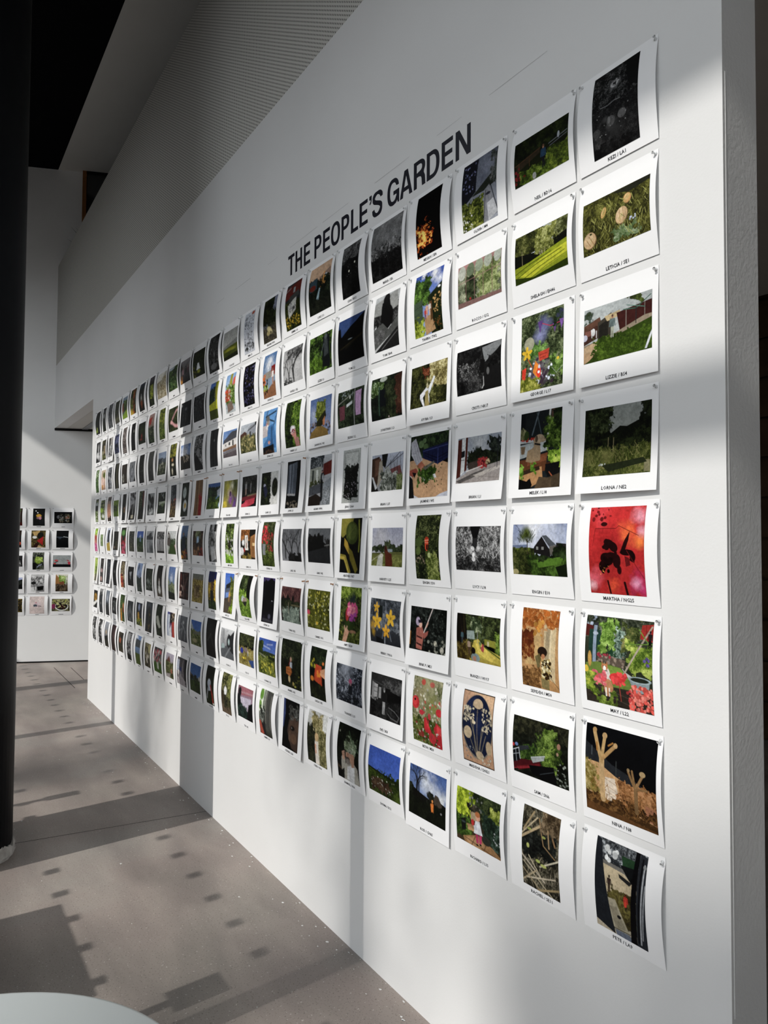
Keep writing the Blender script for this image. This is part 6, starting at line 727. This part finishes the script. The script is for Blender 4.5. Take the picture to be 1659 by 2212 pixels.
7 8|135,203|GEMMA / L8|plants in a white window room|g a8b0a0 303028; p d8e0d0 0 0 .35 0 .35 .5 0 .5; e .15 .12 .14 .12 5c9a3c; e .1 .35 .12 .1 68a048; l 202420 .04 .35 0 .33 .6; p 50504c .5 0 1 .02 1 .9 .5 .8; l 98948c .03 .55 .05 .55 .7; l 98948c .03 .9 .1 .9 .8; p 28282a .2 .5 .5 .5 .5 1 .2 1; p b0503c 0 .7 .15 .7 .35 .98 .1 1; f .1 .4 .5 .7 20241f 505850 c8ccc4 8
7 9|178,150|TESS / N5|a pink street beyond dark foliage|g 8a6070 b8b0c0; p a86a74 .1 0 1 0 1 .2 .1 .3; p c0b8c8 .1 .35 .9 .3 .85 .65 .3 .6; l e0d8dc .01 .1 .2 1 .15; p 10181a 0 .3 .15 .2 .25 .5 .5 .8 .9 .95 1 1 0 1; f 0 .6 .7 1 0c1c18 24403a 40645a 10; p 0c1012 .75 .5 1 .4 1 1 .6 1; e .15 .2 .1 .15 1c1c20
7 10|128,203|TIA / L1|a woman in white beneath a tree|g 181a10 5a4c38; f 0 0 1 .45 1c2010 484c28 8a8858 10; f .6 0 1 .6 404820 808448 b0b070 9; p 6a5a48 0 .8 1 .75 1 1 0 1; m .45 .72 .42 e0d8d0 f0f0f0 2c2c28; e .45 .42 .14 .09 f0f0f0; f .3 .6 1 .85 1c1c14 40402c 64603c 8
7 11|120,203|YAN / B13|a bending figure in red tights|g 101810 1a2810; f 0 .75 1 1 142008 2a3c10 446018 9; e .45 .45 .18 .12 c8d0d8; p b8c4d0 .3 .4 .55 .38 .65 .62 .35 .65; l c02c20 .1 .6 .5 .75 .7 .8 .92; l c8ccd0 .06 .3 .6 .15 .85; e .85 .95 .08 .02 e0e0d8
7 12|170,155||a blue sky over a shady green|g 1c5a94 4c88b8; p 5a5044 .0 .3 .2 .4 .2 .5 0 .55; f 0 .4 1 .65 10180f 24301c 44503c 8; p 1c3810 0 .6 1 .55 1 1 0 1; f 0 .6 1 1 162c0c 2c4a18 3f6424 9; e .9 .45 .08 .08 a8a8a0
7 13|175,160||a window table with cups|g 5a5458 8a8488; p a8b0c0 0 .1 .3 .1 .3 .5 0 .5; p 1c1c20 .75 0 1 0 1 .9 .8 .9; p 2c3c8a .35 .35 .5 .35 .5 .6 .35 .6; p b8b0b4 .1 .9 .4 .6 .9 .8 .8 1 .2 1; s .1 .5 .5 .8 10 .05 d8d4d0; l c8c0c0 .03 .6 .1 .62 .6
7 14|150,150||pink sky above a tiled roof|g b0a8b8 8a8484; p 6a3c30 .1 .35 .4 .1 .6 .3 .6 .5 .1 .5; f 0 .35 1 1 2c3018 50582c 84845c 9; m .75 .95 .4 c89080 c06058 4a3c3c; p a8a0a0 .1 .85 .6 .8 .5 1 0 1
7 15|160,160||a family resting on a lawn|f 0 0 1 .6 1c1c1c 484848 8a8480 8; p 34641c 0 .6 1 .55 1 1 0 1; s 0 .1 .9 .6 24 .06 b8485a; s 0 .1 .9 .6 16 .05 c8c0b8; p c0c4b8 .4 .6 .6 .55 .65 .85 .45 .85
7 16|145,160||people in a sunny garden|f 0 0 1 1 1c1c10 50482c 98906c 8; s .2 .4 .8 .8 14 .07 d0c8b8; s 0 .6 1 1 10 .06 101010; e .8 .2 .2 .2 a8a070
7 17|120,203||a white roof over green land|g 7aa4d8 3c4c2c; p e8ecf0 0 0 .4 .05 .4 .12 0 .1; p 4c5458 0 .12 1 .15 1 .4 0 .4; p 4a6020 0 .6 1 .6 1 1 0 1
7 18|115,203||white flowers in monochrome|f 0 0 1 1 1c1c20 5a5a5c c0c0c0 6; p 0c0c0c 0 .75 1 .8 1 1 0 1; e .4 .2 .3 .15 a8a8a8
7 19|140,150||an orange shape in brown shade|f 0 0 1 1 1a1c10 3c3828 605440 7; e .4 .4 .16 .14 a85028; e .6 .2 .3 .1 2c2014
7 20|130,203||a maroon evening|g 503034 341c1c; b 6a4848 .6 .4 .4; f 0 .7 1 1 241410 402420 58382c 7
7 21|125,203||a dusk sky over dark hills|g 9aa0a8 34302c; b c8a878 .5 .4 .2; p 1c1c18 0 .6 1 .5 1 1 0 1; f 0 .7 1 1 141a10 302c20 504830 7
7 22|130,203||black and white blossom|f 0 0 1 1 060606 484848 e0e0e0 5
7 23|130,203||silver leaves in monochrome|f 0 0 1 1 101010 6a6a6a f0f0f0 6; e .5 .3 .1 .1 1a1a1a'''
FAR = r'''0 0|190,128||white mushrooms glowing on black|g 0c0c0c 080808; e .25 .45 .1 .15 8a8c90; f .3 .2 .9 .9 0a0c0a 34342a a89c80 12; e .72 .5 .1 .12 a86030; s .3 .3 .8 .8 20 .03 c8c8c0
0 1|125,200||a yellow and pink orchid on black|g 1a1c1c 1c2020; e .5 .42 .22 .09 d8a830; e .6 .55 .12 .09 c890a0; e .4 .55 .1 .06 a07888; e .25 .15 .05 .03 fff; e .4 .25 .05 .03 fff; p 24282c .5 .7 1 .65 1 .9 .6 .9
0 2|150,200||a pale statue in a brown hall|g 3c2c24 2c1814; p b0a898 .5 .25 .85 .2 .85 .8 .5 .9; e .8 .12 .1 .1 4c6a3c; p 5a1c18 0 .8 1 .8 1 1 0 1
1 0|130,203||a dim blue lake with white light|g 06080c 04080c; l 5a6a78 .05 0 .38 .6 .4; l e0e8ec .03 .6 .36 .95 .4; e .3 .46 .12 .04 344450
1 1|150,203||hands around a red paper flower|f 0 0 1 1 2c2410 6a5c30 a89858 9; p c8a868 .1 .1 .6 0 .5 .3 .2 .3; e .65 .3 .22 .2 1a1c10; p b82020 .4 .6 .85 .35 .8 .88 .65 .75; e .25 .4 .15 .08 e8e8e0; p 3c2018 .1 1 .35 .7 .55 .75 .4 1; p d8b888 .5 .85 .9 1 .4 1
1 2|150,203||orange petals in deep shade|g 2c1c0c 1c100c; f 0 0 .6 1 3c2010 a8682c e8c070 7; p 0a0a0a .6 .3 1 .3 1 .7 .6 .7; e .8 .75 .2 .1 c84828
2 0|192,135||red blossoms on a grey sill|g 98a0a0 b0b8b8; p 14161a 0 .75 1 .75 1 1 0 1; e .2 .45 .1 .08 d85058; l 3c2c28 .04 .1 .65 .3 .5; e .12 .7 .07 .06 d84a4a; s .78 .4 .95 .75 18 .04 c83048; l 888 .01 .02 0 .98 0
2 1|120,200||lime leaves over a blue bowl|f 0 0 1 1 101410 343c30 8a9080 9; e .5 .45 .3 .2 7aa030; f .3 .3 .9 .55 4a7010 98c040 d0e888 7; l b0b8d8 .06 .4 .85 .6 .75 .8 .7; p 10100f 0 .6 .3 .6 .3 1 0 1
2 2|190,125||a black cat in monochrome|g 2c2c2c 1c1c1c; f .2 .3 .9 1 1c1c1c 606060 d0d0d0 8; e .7 .35 .2 .15 0c0c0c
3 0|130,203||a potted nook by a timber wall|g e0dcd0 504838; p a87840 0 0 .4 .3 .3 .7 0 .65; f .3 .1 .9 .5 3c6a1c 84b048 c8e098 8; f 0 .55 1 1 241c14 544434 98886c 9; p 8a5434 .3 .45 .7 .4 .7 .6 .35 .6; l e8e8e4 .04 .85 0 .85 .6
3 1|140,203||a bright monochrome tea table|g c8c8c8 808080; f 0 .1 1 .6 444 999 eee 7; p 0c0c0c .45 .7 .95 .65 .9 .9 .5 .92; p e8e8e8 0 .75 .4 .7 .4 1 0 1; l 1c1c1c .04 .2 .4 .3 .9; e .2 .5 .2 .08 222
3 2|190,130||blue sky above a black hedge|g b8c4e8 98a8d0; f 0 .2 1 1 0c0c0c 202420 38403a 8; p 0f0f0f 0 .6 1 .6 1 1 0 1
4 0|192,140||a white basin of dark leaves|f 0 0 1 1 2c2420 6a6448 b0b078 9; l a8b040 .04 .1 .1 .4 .5; l b8c050 .04 .8 0 .7 .4; e .55 .62 .36 .34 e8ece4; e .55 .58 .32 .3 28201c; s .3 .3 .85 .85 30 .04 c8c888; e .1 .6 .12 .2 8a2c58; s .4 .5 .7 .8 14 .04 40101c
4 1|155,205||a small painted deer on pale paper|g e0d0cc e4d4d0; r .3 .35 .75 .6 dcc8cc; e .4 .52 .14 .06 50606a; l 3c444c .03 .3 .6 .38 .5; l 3c444c .03 .5 .6 .48 .52; e .45 .36 .04 .03 c86078; l 1c1c20 .04 .6 .55 .78 .56; l c8b0b0 .008 .1 .8 .5 .9 .9 .7; l c8b0b0 .008 .1 .3 .6 .1
4 2|190,150||amber fruit on dark twigs|f 0 0 1 1 14100a 50441c c8a840 7; p c8b898 .2 .3 .5 .3 .4 1 .2 1'''
WOOD = {(3, 7): (0, 1), (3, 9): (1, 0), (3, 10): (1, 1), (3, 11): (1, 1), (3, 12): (0, 1), (3, 13): (0, 1), (5, 10): (0, 1), (5, 9): (0, 1), (5, 7): (1, 1), (5, 6): (1, 1), (5, 16): (0, 1)}
ROWN = ['top row', 'second row', 'third row', 'fourth row', 'fifth row', 'sixth row', 'seventh row', 'bottom row']
for ln in DATA.strip().split('\n'):
    hd, wh, cap, desc, rec = ln.split('|'); r, k = map(int, hd.split()); w, h = (float(q)/1000 for q in wh.split(','))
    rg = random.Random(r*100+k)
    D_ = 1/(6.101e-4+.768e-4*(k+.5)); q = 1.25 if k < 2 else 1.1 if k < 5 else .95
    nx = int(min(190, max(9, w*D_*D_*3.13e-4*q))); ny = int(min(235, max(16, h*.596*D_*q)))
    x = -(k*PITCH+.105+tab(DXT, k, r)); z = 2.6098-r*ROWP+tab(DZT, k, r)
    if r == 3 and k < 20: fl_ = rg.uniform(.010, .020); be = rg.uniform(.0, .004)
    elif r == 5 and k in (3, 5, 8, 10, 23): fl_ = .014; be = .002
    elif rg.random() < .10 and r > 0: fl_ = rg.uniform(.006, .014); be = rg.uniform(.001, .005)
    else: fl_ = rg.uniform(0, .002); be = rg.uniform(.007, .0125)+(.003 if r in (0, 7) else 0)
    if r == 5 and k == 9: be, fl_ = .022, .002
    lab = 'print of %s, %s, %s from right' % (desc, ROWN[r], ORD[k])
    make_print(Vector((x, 0, z)), Vector((1, 0, 0)), Vector((0, -1, 0)), (w, h), cap.replace('  ', ' '), rec, r*31+k*7+3, (nx, ny), lab,
               'photo prints in eight rows on the long wall', be, fl_, rg.uniform(-.25, .25), WOOD.get((r, k), (0, 0)), rg.uniform(-.006, .006))
for ln in FAR.strip().split('\n'):
    hd, wh, cap, desc, rec = ln.split('|'); r, k = map(int, hd.split()); w, h = (float(q)/1000*1.04 for q in wh.split(',')); rg = random.Random(r*10+k+900)
    make_print(far(.113-k*.2615+rg.uniform(-.004, .004), 1.815-.2573*r), DU, DN, (w, h), '', rec, 500+r*9+k, (44, 46), 'print of %s, far wall %s row, %s from right' % (desc, ORD[r], ORD[k]),
               'photo prints on the end wall', rg.uniform(.010, .016)+.004*(r > 0), .004 if r in (1, 3) else .0, .35, (0, 0), rg.uniform(-.006, .006), .236)
